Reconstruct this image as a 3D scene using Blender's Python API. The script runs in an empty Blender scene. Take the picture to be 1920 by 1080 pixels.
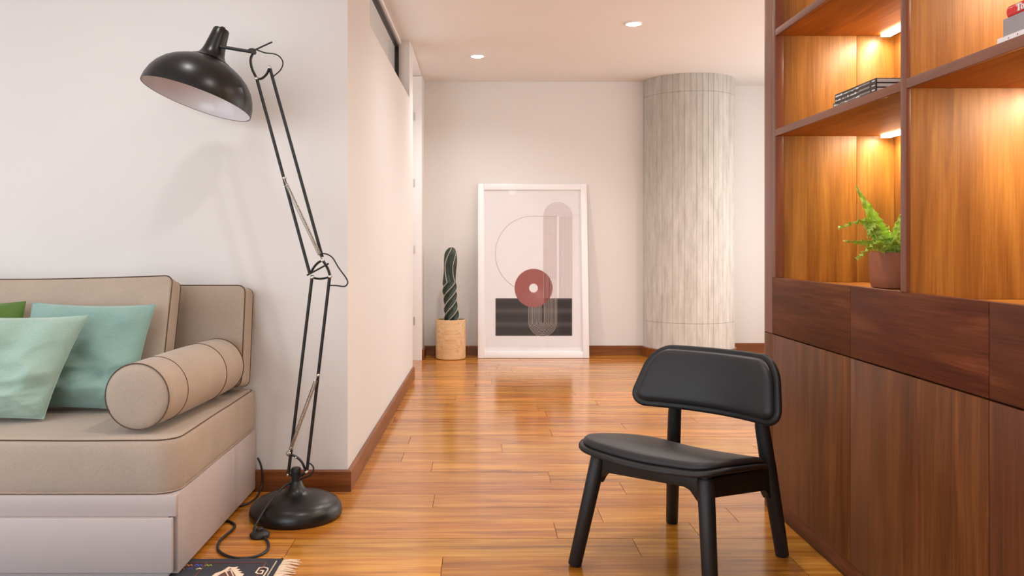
import bpy, bmesh, math, random
from mathutils import Vector, Matrix, noise
random.seed(7)
PI = math.pi
R = math.radians
scene = bpy.context.scene
COL = scene.collection

# ------------------------------------------------------------------ camera
CAM_H = 1.0
cam_data = bpy.data.cameras.new('camera')
cam = bpy.data.objects.new('camera', cam_data)
COL.objects.link(cam)
cam.location = (0, 0, CAM_H)
cam.rotation_euler = (R(90), 0, 0)
cam_data.sensor_width = 36
cam_data.lens = 30
cam_data.shift_x = 65 / 1920
cam_data.shift_y = -83 / 1920
cam_data.clip_start = 0.05
scene.camera = cam

# ------------------------------------------------------------------ world, exposure, lights
scene.view_settings.view_transform = 'Standard'
scene.view_settings.look = 'None'
scene.view_settings.gamma = 1.0
scene.view_settings.use_curve_mapping = False
scene.view_settings.exposure = 0.12
world = bpy.data.worlds.new('world')
scene.world = world
world.use_nodes = True
world.node_tree.nodes['Background'].inputs[0].default_value = (0.75, 0.87, 1.0, 1)
world.node_tree.nodes['Background'].inputs[1].default_value = 0.6

CEIL = 2.455
WARM = (1.0, 0.965, 0.94)
LEDC = (1.0, 0.86, 0.62)
NEUT = (1.0, 0.97, 0.95)
COOL = (0.86, 0.93, 1.0)


def spot_light(x, y, power, color=WARM, size=150, radius=0.035, z=CEIL - 0.03, blend=0.9):
    d = bpy.data.lights.new('downlight_beam', 'SPOT')
    d.energy = power
    d.color = color
    d.spot_size = R(size)
    d.spot_blend = blend
    d.shadow_soft_size = radius
    o = bpy.data.objects.new('downlight_beam', d)
    COL.objects.link(o)
    o.location = (x, y, z)
    return o


def area_light(name, loc, rot, sx, sy, power, color, spread=180):
    d = bpy.data.lights.new(name, 'AREA')
    d.shape = 'RECTANGLE'
    d.size = sx
    d.size_y = sy
    d.energy = power
    d.color = color
    d.spread = R(spread)
    o = bpy.data.objects.new(name, d)
    COL.objects.link(o)
    o.location = loc
    o.rotation_euler = rot
    return o


# recessed downlights of the ceiling (the first two are seen in the photo)
DOWNLIGHTS = [(0.0, 6.6, 50), (1.03, 5.63, 50), (0.45, 4.5, 44), (1.05, 3.4, 26), (2.4, 5.9, 40),
              (-1.05, 2.74, 11), (0.0, 2.2, 38), (1.13, 2.2, 12), (1.17, 0.2, 18), (1.22, -1.6, 12), (-2.3, 1.6, 18), (0.0, 0.2, 20), (-1.6, -0.6, 18)]
for (x, y, p) in DOWNLIGHTS:
    spot_light(x, y, p, radius=0.05)
# daylight through the left living-room window, then two unseen fill lights added
area_light('daylight_and_fill', (-3.50, 0.5, 1.35), (0, R(-90), 0), 1.9, 3.6, 50, COOL)
area_light('daylight_and_fill', (-1.75, -1.72, 1.40), (R(90), 0, 0), 2.8, 1.8, 64, COOL)  # fill light added behind the camera to brighten the sofa side
area_light('daylight_and_fill', (3.12, 5.6, 1.30), (0, R(90), 0), 2.0, 3.6, 48, NEUT)  # fill light added out of sight beyond the bookcase, lifts far end and ceiling

# ------------------------------------------------------------------ material helpers


def srgb(r, g, b):
    def f(c):
        c /= 255.0
        return c / 12.92 if c <= 0.04045 else ((c + 0.055) / 1.055) ** 2.4
    return (f(r), f(g), f(b), 1.0)


class NT:
    def __init__(self, name):
        self.m = bpy.data.materials.new(name)
        self.m.use_nodes = True
        self.t = self.m.node_tree
        self.b = self.t.nodes['Principled BSDF']

    def n(self, typ, **kw):
        nd = self.t.nodes.new(typ)
        for k, v in kw.items():
            if k.startswith('i_'):
                nd.inputs[k[2:].replace('_', ' ')].default_value = v
            else:
                setattr(nd, k, v)
        return nd

    def l(self, a, b):
        self.t.links.new(a, b)

    def ramp(self, stops):
        r = self.n('ShaderNodeValToRGB')
        el = r.color_ramp.elements
        while len(el) < len(stops):
            el.new(0.5)
        for e, (p, c) in zip(el, stops):
            e.position = p
            e.color = c
        return r


def plain(name, col, rough=0.5, metal=0.0, spec=0.5, bump=0.0, bscale=300, vary=0.0, vscale=6, coat=0.0):
    k = NT(name)
    k.b.inputs['Roughness'].default_value = rough
    k.b.inputs['Metallic'].default_value = metal
    k.b.inputs['Specular IOR Level'].default_value = spec
    k.b.inputs['Coat Weight'].default_value = coat
    tc = k.n('ShaderNodeTexCoord')
    nz = k.n('ShaderNodeTexNoise', i_Scale=vscale, i_Detail=4.0)
    k.l(tc.outputs['Object'], nz.inputs['Vector'])
    lo = tuple(c * (1 - vary) for c in col[:3]) + (1,)
    hi = tuple(min(1, c * (1 + vary)) for c in col[:3]) + (1,)
    rp = k.ramp([(0.3, lo), (0.7, hi)])
    k.l(nz.outputs['Fac'], rp.inputs['Fac'])
    k.l(rp.outputs['Color'], k.b.inputs['Base Color'])
    if bump > 0:
        n2 = k.n('ShaderNodeTexNoise', i_Scale=bscale, i_Detail=2.0)
        k.l(tc.outputs['Object'], n2.inputs['Vector'])
        bp = k.n('ShaderNodeBump', i_Strength=bump, i_Distance=0.002)
        k.l(n2.outputs['Fac'], bp.inputs['Height'])
        k.l(bp.outputs['Normal'], k.b.inputs['Normal'])
    return k.m


def wood(name, dark, mid, light, axis='Z', rough=0.35, scale=1.0, rnd=0.0, coat=0.0, bump=0.05, fine=1.0, spec=0.5):
    """stretched-noise grain along one axis; rnd = per-object tone variation"""
    k = NT(name)
    k.b.inputs['Roughness'].default_value = rough
    k.b.inputs['Coat Weight'].default_value = coat
    k.b.inputs['Coat Roughness'].default_value = 0.12
    k.b.inputs['Specular IOR Level'].default_value = spec
    tc = k.n('ShaderNodeTexCoord')
    oi = k.n('ShaderNodeObjectInfo')
    off = k.n('ShaderNodeVectorMath', operation='SCALE')
    cmb = k.n('ShaderNodeCombineXYZ')
    for s in ('X', 'Y', 'Z'):
        k.l(oi.outputs['Random'], cmb.inputs[s])
    k.l(cmb.outputs[0], off.inputs[0])
    off.inputs['Scale'].default_value = 37.0
    add = k.n('ShaderNodeVectorMath', operation='ADD')
    k.l(tc.outputs['Object'], add.inputs[0])
    k.l(off.outputs[0], add.inputs[1])
    v = {'X': (1, 12, 12), 'Y': (12, 1, 12), 'Z': (12, 12, 1)}[axis]
    mp = k.n('ShaderNodeMapping')
    mp.inputs['Scale'].default_value = tuple(c * scale for c in v)
    k.l(add.outputs[0], mp.inputs['Vector'])
    n1 = k.n('ShaderNodeTexNoise', i_Scale=1.6, i_Detail=6.0, i_Roughness=0.6, i_Distortion=0.7)
    k.l(mp.outputs[0], n1.inputs['Vector'])
    mp2 = k.n('ShaderNodeMapping')
    v2 = {'X': (3, 110, 110), 'Y': (110, 3, 110), 'Z': (110, 110, 3)}[axis]
    mp2.inputs['Scale'].default_value = tuple(c * scale * fine for c in v2)
    k.l(add.outputs[0], mp2.inputs['Vector'])
    n2 = k.n('ShaderNodeTexNoise', i_Scale=2.0, i_Detail=3.0)
    k.l(mp2.outputs[0], n2.inputs['Vector'])
    mixf = k.n('ShaderNodeMath', operation='MULTIPLY_ADD')
    k.l(n2.outputs['Fac'], mixf.inputs[0])
    mixf.inputs[1].default_value = 0.35
    sub = k.n('ShaderNodeMath', operation='MULTIPLY_ADD')
    k.l(n1.outputs['Fac'], sub.inputs[0])
    sub.inputs[1].default_value = 0.85
    sub.inputs[2].default_value = -0.10
    k.l(sub.outputs[0], mixf.inputs[2])
    rp = k.ramp([(0.26, dark), (0.5, mid), (0.74, light)])
    k.l(mixf.outputs[0], rp.inputs['Fac'])
    src = rp.outputs['Color']
    if rnd > 0:
        hs = k.n('ShaderNodeHueSaturation')
        mr = k.n('ShaderNodeMapRange')
        mr.inputs['To Min'].default_value = 1 - rnd
        mr.inputs['To Max'].default_value = 1 + rnd
        k.l(oi.outputs['Random'], mr.inputs['Value'])
        k.l(mr.outputs[0], hs.inputs['Value'])
        ml = k.n('ShaderNodeMath', operation='MULTIPLY')
        ml.inputs[1].default_value = 7.31
        fr = k.n('ShaderNodeMath', operation='FRACT')
        k.l(oi.outputs['Random'], ml.inputs[0])
        k.l(ml.outputs[0], fr.inputs[0])
        mr2 = k.n('ShaderNodeMapRange')
        mr2.inputs['To Min'].default_value = 0.493
        mr2.inputs['To Max'].default_value = 0.506
        k.l(fr.outputs[0], mr2.inputs['Value'])
        k.l(mr2.outputs[0], hs.inputs['Hue'])
        k.l(src, hs.inputs['Color'])
        src = hs.outputs['Color']
    k.l(src, k.b.inputs['Base Color'])
    if bump > 0:
        bp = k.n('ShaderNodeBump', i_Strength=bump, i_Distance=0.002)
        k.l(mixf.outputs[0], bp.inputs['Height'])
        k.l(bp.outputs['Normal'], k.b.inputs['Normal'])
    return k.m


def emis(name, col, strength):
    k = NT(name)
    k.b.inputs['Base Color'].default_value = col
    k.b.inputs['Emission Color'].default_value = col
    k.b.inputs['Emission Strength'].default_value = strength
    return k.m


def fabric(name, col, vary=0.12, weave=420, bump=0.35, sheen=0.15):
    k = NT(name)
    k.b.inputs['Roughness'].default_value = 0.9
    k.b.inputs['Specular IOR Level'].default_value = 0.15
    k.b.inputs['Sheen Weight'].default_value = sheen
    tc = k.n('ShaderNodeTexCoord')
    n1 = k.n('ShaderNodeTexNoise', i_Scale=float(weave), i_Detail=2.0)
    n2 = k.n('ShaderNodeTexNoise', i_Scale=5.0, i_Detail=4.0)
    k.l(tc.outputs['Object'], n1.inputs['Vector'])
    k.l(tc.outputs['Object'], n2.inputs['Vector'])
    mx = k.n('ShaderNodeMath', operation='MULTIPLY_ADD')
    mx.inputs[1].default_value = 0.6
    k.l(n1.outputs['Fac'], mx.inputs[0])
    m2 = k.n('ShaderNodeMath', operation='MULTIPLY')
    m2.inputs[1].default_value = 0.4
    k.l(n2.outputs['Fac'], m2.inputs[0])
    k.l(m2.outputs[0], mx.inputs[2])
    lo = tuple(c * (1 - vary) for c in col[:3]) + (1,)
    hi = tuple(min(1, c * (1 + vary)) for c in col[:3]) + (1,)
    rp = k.ramp([(0.35, lo), (0.65, hi)])
    k.l(mx.outputs[0], rp.inputs['Fac'])
    k.l(rp.outputs['Color'], k.b.inputs['Base Color'])
    bp = k.n('ShaderNodeBump', i_Strength=bump, i_Distance=0.0015)
    k.l(n1.outputs['Fac'], bp.inputs['Height'])
    k.l(bp.outputs['Normal'], k.b.inputs['Normal'])
    return k.m


def concrete(name):
    k = NT(name)
    k.b.inputs['Roughness'].default_value = 0.85
    k.b.inputs['Specular IOR Level'].default_value = 0.2
    tc = k.n('ShaderNodeTexCoord')
    mp = k.n('ShaderNodeMapping')
    mp.inputs['Scale'].default_value = (16, 16, 3.0)
    k.l(tc.outputs['Object'], mp.inputs['Vector'])
    n1 = k.n('ShaderNodeTexNoise', i_Scale=1.5, i_Detail=8.0, i_Roughness=0.65)
    k.l(mp.outputs[0], n1.inputs['Vector'])
    rp = k.ramp([(0.28, srgb(182, 178, 170)), (0.5, srgb(204, 200, 193)), (0.72, srgb(219, 215, 209))])
    k.l(n1.outputs['Fac'], rp.inputs['Fac'])
    # grey vertical streaks, stronger towards the top
    mp2 = k.n('ShaderNodeMapping')
    mp2.inputs['Scale'].default_value = (9, 9, 0.5)
    k.l(tc.outputs['Object'], mp2.inputs['Vector'])
    n2 = k.n('ShaderNodeTexNoise', i_Scale=1.7, i_Detail=5.0)
    k.l(mp2.outputs[0], n2.inputs['Vector'])
    sx = k.n('ShaderNodeSeparateXYZ')
    k.l(tc.outputs['Object'], sx.inputs[0])
    mr = k.n('ShaderNodeMapRange')
    mr.inputs['From Min'].default_value = 0.6
    mr.inputs['From Max'].default_value = 2.45
    mr.inputs['To Min'].default_value = 0.0
    mr.inputs['To Max'].default_value = 0.75
    k.l(sx.outputs['Z'], mr.inputs['Value'])
    st = k.n('ShaderNodeMath', operation='MULTIPLY')
    k.l(n2.outputs['Fac'], st.inputs[0])
    k.l(mr.outputs[0], st.inputs[1])
    mx = k.n('ShaderNodeMix', data_type='RGBA')
    k.l(st.outputs[0], mx.inputs['Factor'])
    k.l(rp.outputs['Color'], mx.inputs['A'])
    mx.inputs['B'].default_value = srgb(146, 142, 132)
    k.l(mx.outputs['Result'], k.b.inputs['Base Color'])
    n3 = k.n('ShaderNodeTexNoise', i_Scale=60.0, i_Detail=4.0)
    k.l(tc.outputs['Object'], n3.inputs['Vector'])
    bp = k.n('ShaderNodeBump', i_Strength=0.3, i_Distance=0.004)
    k.l(n3.outputs['Fac'], bp.inputs['Height'])
    k.l(bp.outputs['Normal'], k.b.inputs['Normal'])
    return k.m


def glass_mat(name, rough=0.0):
    k = NT(name)
    k.b.inputs['Base Color'].default_value = (1, 1, 1, 1)
    k.b.inputs['Roughness'].default_value = rough
    k.b.inputs['IOR'].default_value = 1.45
    # thin pane: mostly transparent, mirror by fresnel
    tr = k.n('ShaderNodeBsdfTransparent')
    gl = k.n('ShaderNodeBsdfGlossy')
    gl.inputs['Roughness'].default_value = rough
    fr = k.n('ShaderNodeFresnel')
    fr.inputs['IOR'].default_value = 1.5
    mx = k.n('ShaderNodeMixShader')
    ge = k.n('ShaderNodeNewGeometry')
    inv = k.n('ShaderNodeMath', operation='SUBTRACT')
    inv.inputs[0].default_value = 1.0
    k.l(ge.outputs['Backfacing'], inv.inputs[1])
    mu = k.n('ShaderNodeMath', operation='MULTIPLY')
    k.l(fr.outputs[0], mu.inputs[0])
    k.l(inv.outputs[0], mu.inputs[1])
    k.l(mu.outputs[0], mx.inputs[0])
    k.l(tr.outputs[0], mx.inputs[1])
    k.l(gl.outputs[0], mx.inputs[2])
    k.l(mx.outputs[0], k.t.nodes['Material Output'].inputs['Surface'])
    return k.m


M = {}
M['wall'] = plain('wall_paint', srgb(226, 223, 220), 0.6, spec=0.3, bump=0.03, bscale=90, vary=0.012, vscale=2)
M['ceiling'] = plain('ceiling_paint', srgb(228, 225, 222), 0.75, spec=0.2, vary=0.01, vscale=2)
M['white_lacquer'] = plain('white_lacquer', srgb(240, 239, 240), 0.35, vary=0.01)
M['floor'] = wood('floor_varnished_teak', srgb(120, 63, 14), srgb(187, 119, 38), srgb(224, 162, 72), 'X', rough=0.17, scale=1.0, rnd=0.15, coat=0.1, bump=0.03, fine=0.8)
M['joint'] = plain('floor_joint', srgb(62, 30, 12), 0.8)
M['base'] = wood('baseboard_wood', srgb(88, 46, 16), srgb(124, 70, 28), srgb(154, 92, 42), 'X', rough=0.35)
M['base_y'] = wood('baseboard_wood_side', srgb(88, 46, 16), srgb(124, 70, 28), srgb(154, 92, 42), 'Y', rough=0.35)
M['cab_v'] = wood('cabinet_wood_vertical', srgb(70, 36, 16), srgb(98, 53, 25), srgb(126, 73, 36), 'Z', rough=0.42, scale=0.9, rnd=0.05, spec=0.25)
M['cab_h'] = wood('cabinet_wood_horizontal', srgb(64, 32, 17), srgb(94, 50, 27), srgb(124, 71, 41), 'Y', rough=0.6, scale=0.9, rnd=0.05, spec=0.15)
M['cab_edge'] = wood('cabinet_wood_edge', srgb(104, 62, 46), srgb(122, 75, 57), srgb(136, 86, 66), 'Y', rough=0.4)
M['cab_post'] = wood('cabinet_wood_post', srgb(98, 56, 40), srgb(118, 69, 50), srgb(136, 84, 62), 'Z', rough=0.3)
M['cab_in'] = wood('cabinet_veneer_inside', srgb(108, 66, 22), srgb(148, 96, 35), srgb(180, 126, 54), 'Z', rough=0.42, scale=0.9, rnd=0.04)
M['cab_shelf'] = wood('cabinet_veneer_shelf', srgb(126, 76, 26), srgb(154, 96, 34), srgb(176, 116, 46), 'Y', rough=0.6, spec=0.2)
M['linen'] = fabric('beige_linen', srgb(172, 155, 139))
M['piping'] = fabric('brown_piping', srgb(92, 72, 58), weave=700)
M['piping_light'] = fabric('beige_piping', srgb(170, 148, 130), weave=700)
M['sea'] = fabric('seafoam_velvet', srgb(150, 177, 163), vary=0.1, weave=300, sheen=0.5)
M['sea2'] = fabric('teal_velvet', srgb(131, 163, 154), vary=0.1, weave=300, sheen=0.5)
M['olive'] = fabric('olive_velvet', srgb(84, 112, 48), vary=0.1, weave=300, sheen=0.4)
M['platform'] = plain('greyed_white_paint', srgb(184, 171, 168), 0.45, vary=0.025, vscale=3)
M['black_metal'] = plain('black_satin_metal', srgb(20, 19, 19), 0.33, spec=0.45, vary=0.03)
M['black_rod'] = plain('black_rod_metal', srgb(15, 14, 14), 0.5, vary=0.03)
M['steel'] = plain('spring_steel', srgb(190, 184, 174), 0.3, metal=1.0)
M['lining'] = plain('shade_lining_white', srgb(222, 216, 218), 0.22, spec=0.5)
M['rubber'] = plain('black_rubber', srgb(24, 23, 24), 0.5)
M['chair_wood'] = wood('black_stained_ash', srgb(17, 15, 16), srgb(24, 22, 23), srgb(34, 31, 31), 'Z', rough=0.5, bump=0.12, spec=0.4)
M['leather'] = plain('black_leather', srgb(38, 36, 38), 0.45, spec=0.35, bump=0.12, bscale=500, vary=0.04)
M['concrete'] = concrete('board_marked_concrete')
M['cactus'] = plain('cactus_skin', srgb(36, 54, 47), 0.45, vary=0.3, vscale=9, bump=0.1, bscale=80)
M['spine'] = plain('cactus_spine', srgb(196, 188, 162), 0.8)
M['pot_wood'] = wood('cream_streaked_clay', srgb(196, 146, 92), srgb(222, 184, 138), srgb(234, 204, 166), 'X', rough=0.55, scale=2.2)
M['soil'] = plain('soil', srgb(48, 36, 28), 0.95, bump=0.6, bscale=120, vary=0.3, vscale=60)
M['terracotta'] = plain('terracotta', srgb(150, 88, 58), 0.7, vary=0.1, vscale=22, bump=0.06, bscale=200)
M['leaf'] = plain('fern_leaf', srgb(168, 206, 66), 0.4, vary=0.25, vscale=40)
M['leaf_rib'] = plain('fern_rib', srgb(206, 226, 130), 0.5)
def leaf_mat():
    k = NT('fern_leaf')
    tc = k.n('ShaderNodeTexCoord')
    nz = k.n('ShaderNodeTexNoise', i_Scale=45.0, i_Detail=3.0)
    k.l(tc.outputs['Object'], nz.inputs['Vector'])
    rp = k.ramp([(0.3, srgb(176, 214, 66)), (0.7, srgb(226, 242, 136))])
    k.l(nz.outputs['Fac'], rp.inputs['Fac'])
    k.l(rp.outputs['Color'], k.b.inputs['Base Color'])
    k.b.inputs['Roughness'].default_value = 0.38
    tl = k.n('ShaderNodeBsdfTranslucent')
    k.l(rp.outputs['Color'], tl.inputs['Color'])
    mx = k.n('ShaderNodeMixShader')
    mx.inputs[0].default_value = 0.45
    k.l(k.b.outputs[0], mx.inputs[1])
    k.l(tl.outputs[0], mx.inputs[2])
    k.l(mx.outputs[0], k.t.nodes['Material Output'].inputs['Surface'])
    return k.m


M['leaf'] = leaf_mat()
M['paper'] = plain('print_paper', srgb(231, 228, 230), 0.7, vary=0.015, vscale=14, bump=0.25, bscale=14)
M['ink_red'] = plain('print_red', srgb(152, 86, 82), 0.7, vary=0.05, vscale=14)
M['ink_dark_red'] = plain('print_dark_red', srgb(132, 70, 68), 0.7, vary=0.06, vscale=20)
M['ink_line'] = plain('print_pink_line', srgb(190, 162, 158), 0.7)
M['ink_cream'] = plain('print_cream_line', srgb(196, 184, 176), 0.7)
M['ink_tint'] = plain('print_grey_tint', srgb(223, 217, 218), 0.7)
M['glass'] = glass_mat('clear_glass')
M['frame_black'] = plain('black_aluminium', srgb(26, 25, 25), 0.4)
M['lamp_on'] = emis('lamp_glow', (1.0, 0.93, 0.82, 1), 40.0)
M['led'] = emis('led_glow', (1.0, 0.86, 0.6, 1), 25.0)
M['rug'] = fabric('navy_wool', srgb(30, 27, 38), vary=0.3, weave=260, bump=0.8)
M['rug_red'] = fabric('rust_wool', srgb(92, 42, 34), vary=0.25, weave=260)
M['rug_cream'] = fabric('cream_wool', srgb(226, 200, 172), vary=0.1, weave=260)
M['rug_orange'] = fabric('orange_wool', srgb(176, 100, 50), weave=260)
M['rug_blue'] = fabric('blue_wool', srgb(64, 72, 168), weave=260)
M['rug_olive'] = fabric('olive_wool', srgb(146, 140, 62), weave=260)
M['book_black'] = plain('book_cover_black', srgb(40, 36, 36), 0.4)
M['book_grey'] = plain('book_cover_grey', srgb(150, 144, 146), 0.5, vary=0.04, vscale=30)
M['book_red'] = plain('book_cover_red', srgb(206, 36, 42), 0.25)
M['book_white'] = plain('book_cover_white', srgb(228, 222, 222), 0.4)
M['pages'] = plain('book_pages', srgb(226, 212, 200), 0.8, vary=0.05, vscale=200)
M['print_white'] = plain('print_white', srgb(230, 226, 220), 0.5)
M['print_grey'] = plain('print_grey', srgb(150, 142, 138), 0.5)


def banded_ink():
    k = NT('print_black_bands')
    k.b.inputs['Roughness'].default_value = 0.7
    tc = k.n('ShaderNodeTexCoord')
    wv = k.n('ShaderNodeTexWave', wave_type='BANDS', bands_direction='Z', i_Scale=2.7, i_Distortion=0.5, i_Detail=2.0)
    k.l(tc.outputs['Object'], wv.inputs['Vector'])
    rp = k.ramp([(0.0, srgb(40, 37, 37)), (0.55, srgb(46, 42, 42)), (1.0, srgb(70, 66, 66))])
    k.l(wv.outputs['Fac'], rp.inputs['Fac'])
    k.l(rp.outputs['Color'], k.b.inputs['Base Color'])
    return k.m


M['ink_black'] = banded_ink()

# ------------------------------------------------------------------ mesh helpers


def to_obj(name, bm, mat, parent=None, kind=None, smooth=35, recalc=True):
    """links a bmesh (world coordinates) as one object; its origin is the thing's base"""
    if recalc:
        bmesh.ops.recalc_face_normals(bm, faces=bm.faces[:])
    if parent is not None:
        # walk up to the thing: every Empty here is unrotated
        off = Vector((0, 0, 0))
        p = parent
        while p is not None:
            off += p.location
            p = p.parent
    else:
        xs = [v.co for v in bm.verts]
        off = Vector(((min(c.x for c in xs) + max(c.x for c in xs)) / 2,
                      (min(c.y for c in xs) + max(c.y for c in xs)) / 2, min(c.z for c in xs)))
    bmesh.ops.translate(bm, verts=bm.verts[:], vec=-off)
    me = bpy.data.meshes.new(name)
    bm.to_mesh(me)
    bm.free()
    me.materials.append(mat)
    if smooth:
        me.shade_smooth()
        me.set_sharp_from_angle(angle=R(smooth))
    o = bpy.data.objects.new(name, me)
    COL.objects.link(o)
    if parent is not None:
        o.parent = parent
    else:
        o.location = off
    if kind:
        o['kind'] = kind
    return o


def thing(name, label, cat, loc, group=None, kind=None):
    o = bpy.data.objects.new(name, None)
    o.empty_display_size = 0.1
    COL.objects.link(o)
    o.location = loc
    if kind:
        o['kind'] = kind
    else:
        o['label'] = label
        o['category'] = cat
    if group:
        o['group'] = group
    return o


def tag(o, label, cat, group=None):
    o['label'] = label
    o['category'] = cat
    if group:
        o['group'] = group
    return o


def NB():
    return bmesh.new()


def box(bm, x0, x1, y0, y1, z0, z1, bev=0.0, seg=2):
    b = bmesh.new()
    vs = [b.verts.new(c) for c in ((x0, y0, z0), (x1, y0, z0), (x1, y1, z0), (x0, y1, z0), (x0, y0, z1), (x1, y0, z1), (x1, y1, z1), (x0, y1, z1))]
    for f in ((0, 3, 2, 1), (4, 5, 6, 7), (0, 1, 5, 4), (1, 2, 6, 5), (2, 3, 7, 6), (3, 0, 4, 7)):
        b.faces.new([vs[i] for i in f])
    if bev > 0:
        bmesh.ops.bevel(b, geom=b.edges[:], offset=bev, segments=seg, affect='EDGES', profile=0.5)
    merge(bm, b)
    return bm


def merge(bm, b, mat=None):
    mp = {}
    for v in b.verts:
        mp[v] = bm.verts.new(mat @ v.co if mat is not None else v.co)
    for f in b.faces:
        try:
            bm.faces.new([mp[v] for v in f.verts])
        except ValueError:
            pass
    b.free()


def prism(bm, poly, z0, z1, axis='Z', bev=0.0):
    """poly extruded: axis Z -> poly in (x,y)"""
    b = bmesh.new()

    def co(p, h):
        return {'Z': (p[0], p[1], h), 'X': (h, p[0], p[1]), 'Y': (p[0], h, p[1])}[axis]
    lo = [b.verts.new(co(p, z0)) for p in poly]
    hi = [b.verts.new(co(p, z1)) for p in poly]
    n = len(poly)
    b.faces.new(lo[::-1])
    b.faces.new(hi)
    for i in range(n):
        b.faces.new((lo[i], lo[(i + 1) % n], hi[(i + 1) % n], hi[i]))
    if bev > 0:
        bmesh.ops.recalc_face_normals(b, faces=b.faces[:])
        es = [e for e in b.edges if e.calc_face_angle(0) > R(40)]
        bmesh.ops.bevel(b, geom=es, offset=bev, segments=2, affect='EDGES', profile=0.5)
    merge(bm, b)
    return bm


def frame_at(d, up=Vector((0, 0, 1))):
    d = d.normalized()
    if abs(d.dot(up)) > 0.95:
        up = Vector((0, 1, 0))
    a = d.cross(up).normalized()
    return a, a.cross(d).normalized()


def smooth_path(pts, n=8):
    """Catmull-Rom through the points"""
    pts = [Vector(p) for p in pts]
    P = [pts[0] * 2 - pts[1]] + pts + [pts[-1] * 2 - pts[-2]]
    out = []
    for i in range(1, len(P) - 2):
        for k in range(n):
            t = k / n
            a, b, c, d = P[i - 1], P[i], P[i + 1], P[i + 2]
            out.append(0.5 * ((2 * b) + (c - a) * t + (2 * a - 5 * b + 4 * c - d) * t * t + (-a + 3 * b - 3 * c + d) * t ** 3))
    out.append(pts[-1])
    return out


def tube(bm, pts, r, seg=8, closed=False, flat=1.0):
    pts = [Vector(p) for p in pts]
    n = len(pts)
    rs = r if isinstance(r, (list, tuple)) else [r] * n
    rings = []
    prev = None
    for i, p in enumerate(pts):
        if closed:
            d = pts[(i + 1) % n] - pts[i - 1]
        else:
            d = pts[min(i + 1, n - 1)] - pts[max(i - 1, 0)]
        d.normalize()
        if prev is None:
            a, b = frame_at(d)
        else:
            a = (prev - d * prev.dot(d)).normalized()
            b = a.cross(d).normalized()
        prev = a
        rings.append([bm.verts.new(p + a * math.cos(2 * PI * k / seg) * rs[i] + b * math.sin(2 * PI * k / seg) * rs[i] * flat) for k in range(seg)])
    m = n if closed else n - 1
    for i in range(m):
        A, B = rings[i], rings[(i + 1) % n]
        for k in range(seg):
            bm.faces.new((A[k], A[(k + 1) % seg], B[(k + 1) % seg], B[k]))
    if not closed:
        bm.faces.new(rings[0][::-1])
        bm.faces.new(rings[-1])
    return bm


def lathe(bm, prof, origin, axis=Vector((0, 0, 1)), seg=32, caps=True):
    origin = Vector(origin)
    axis = Vector(axis).normalized()
    a, b = frame_at(axis, Vector((0, 1, 0)) if abs(axis.y) < 0.9 else Vector((0, 0, 1)))
    rings = []
    for (r, h) in prof:
        if r <= 1e-6:
            rings.append([bm.verts.new(origin + axis * h)])
        else:
            rings.append([bm.verts.new(origin + axis * h + a * math.cos(2 * PI * k / seg) * r + b * math.sin(2 * PI * k / seg) * r) for k in range(seg)])
    for A, B in zip(rings, rings[1:]):
        for k in range(seg):
            k2 = (k + 1) % seg
            if len(A) == 1 and len(B) == 1:
                continue
            if len(A) == 1:
                bm.faces.new((A[0], B[k2], B[k]))
            elif len(B) == 1:
                bm.faces.new((A[k], A[k2], B[0]))
            else:
                bm.faces.new((A[k], A[k2], B[k2], B[k]))
    if caps:
        if len(rings[0]) > 1:
            bm.faces.new(rings[0][::-1])
        if len(rings[-1]) > 1:
            bm.faces.new(rings[-1])
    return bm


def ball(bm, c, r, seg=12):
    prof = [(r * math.sin(PI * i / 6), -r * math.cos(PI * i / 6)) for i in range(7)]
    return lathe(bm, prof, c, seg=seg, caps=False)


def rrect(hx, hy, r, n=8, cx=0.0, cy=0.0, edge=4):
    """rounded-rectangle outline, counter-clockwise; r one radius or four (++, -+, --, +-)"""
    rr = r if isinstance(r, (list, tuple)) else [r] * 4
    arcs = []
    for (sx, sy, a0), q in zip(((1, 1, 0), (-1, 1, 90), (-1, -1, 180), (1, -1, 270)), rr):
        ox, oy = cx + sx * (hx - q), cy + sy * (hy - q)
        arcs.append([(ox + q * math.cos(R(a0 + 90 * k / n)), oy + q * math.sin(R(a0 + 90 * k / n))) for k in range(n + 1)])
    out = []
    for i in range(4):
        out += arcs[i]
        p, q = arcs[i][-1], arcs[(i + 1) % 4][0]
        for k in range(1, edge):
            t = k / edge
            out.append((p[0] + (q[0] - p[0]) * t, p[1] + (q[1] - p[1]) * t))
    return out


def inset_poly(out, d):
    n = len(out)
    res = []
    for i in range(n):
        ax, ay = out[i - 1]
        bx, by = out[(i + 1) % n]
        tx, ty = bx - ax, by - ay
        ln = math.hypot(tx, ty) or 1
        res.append((out[i][0] - ty / ln * d, out[i][1] + tx / ln * d))
    return res


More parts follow.
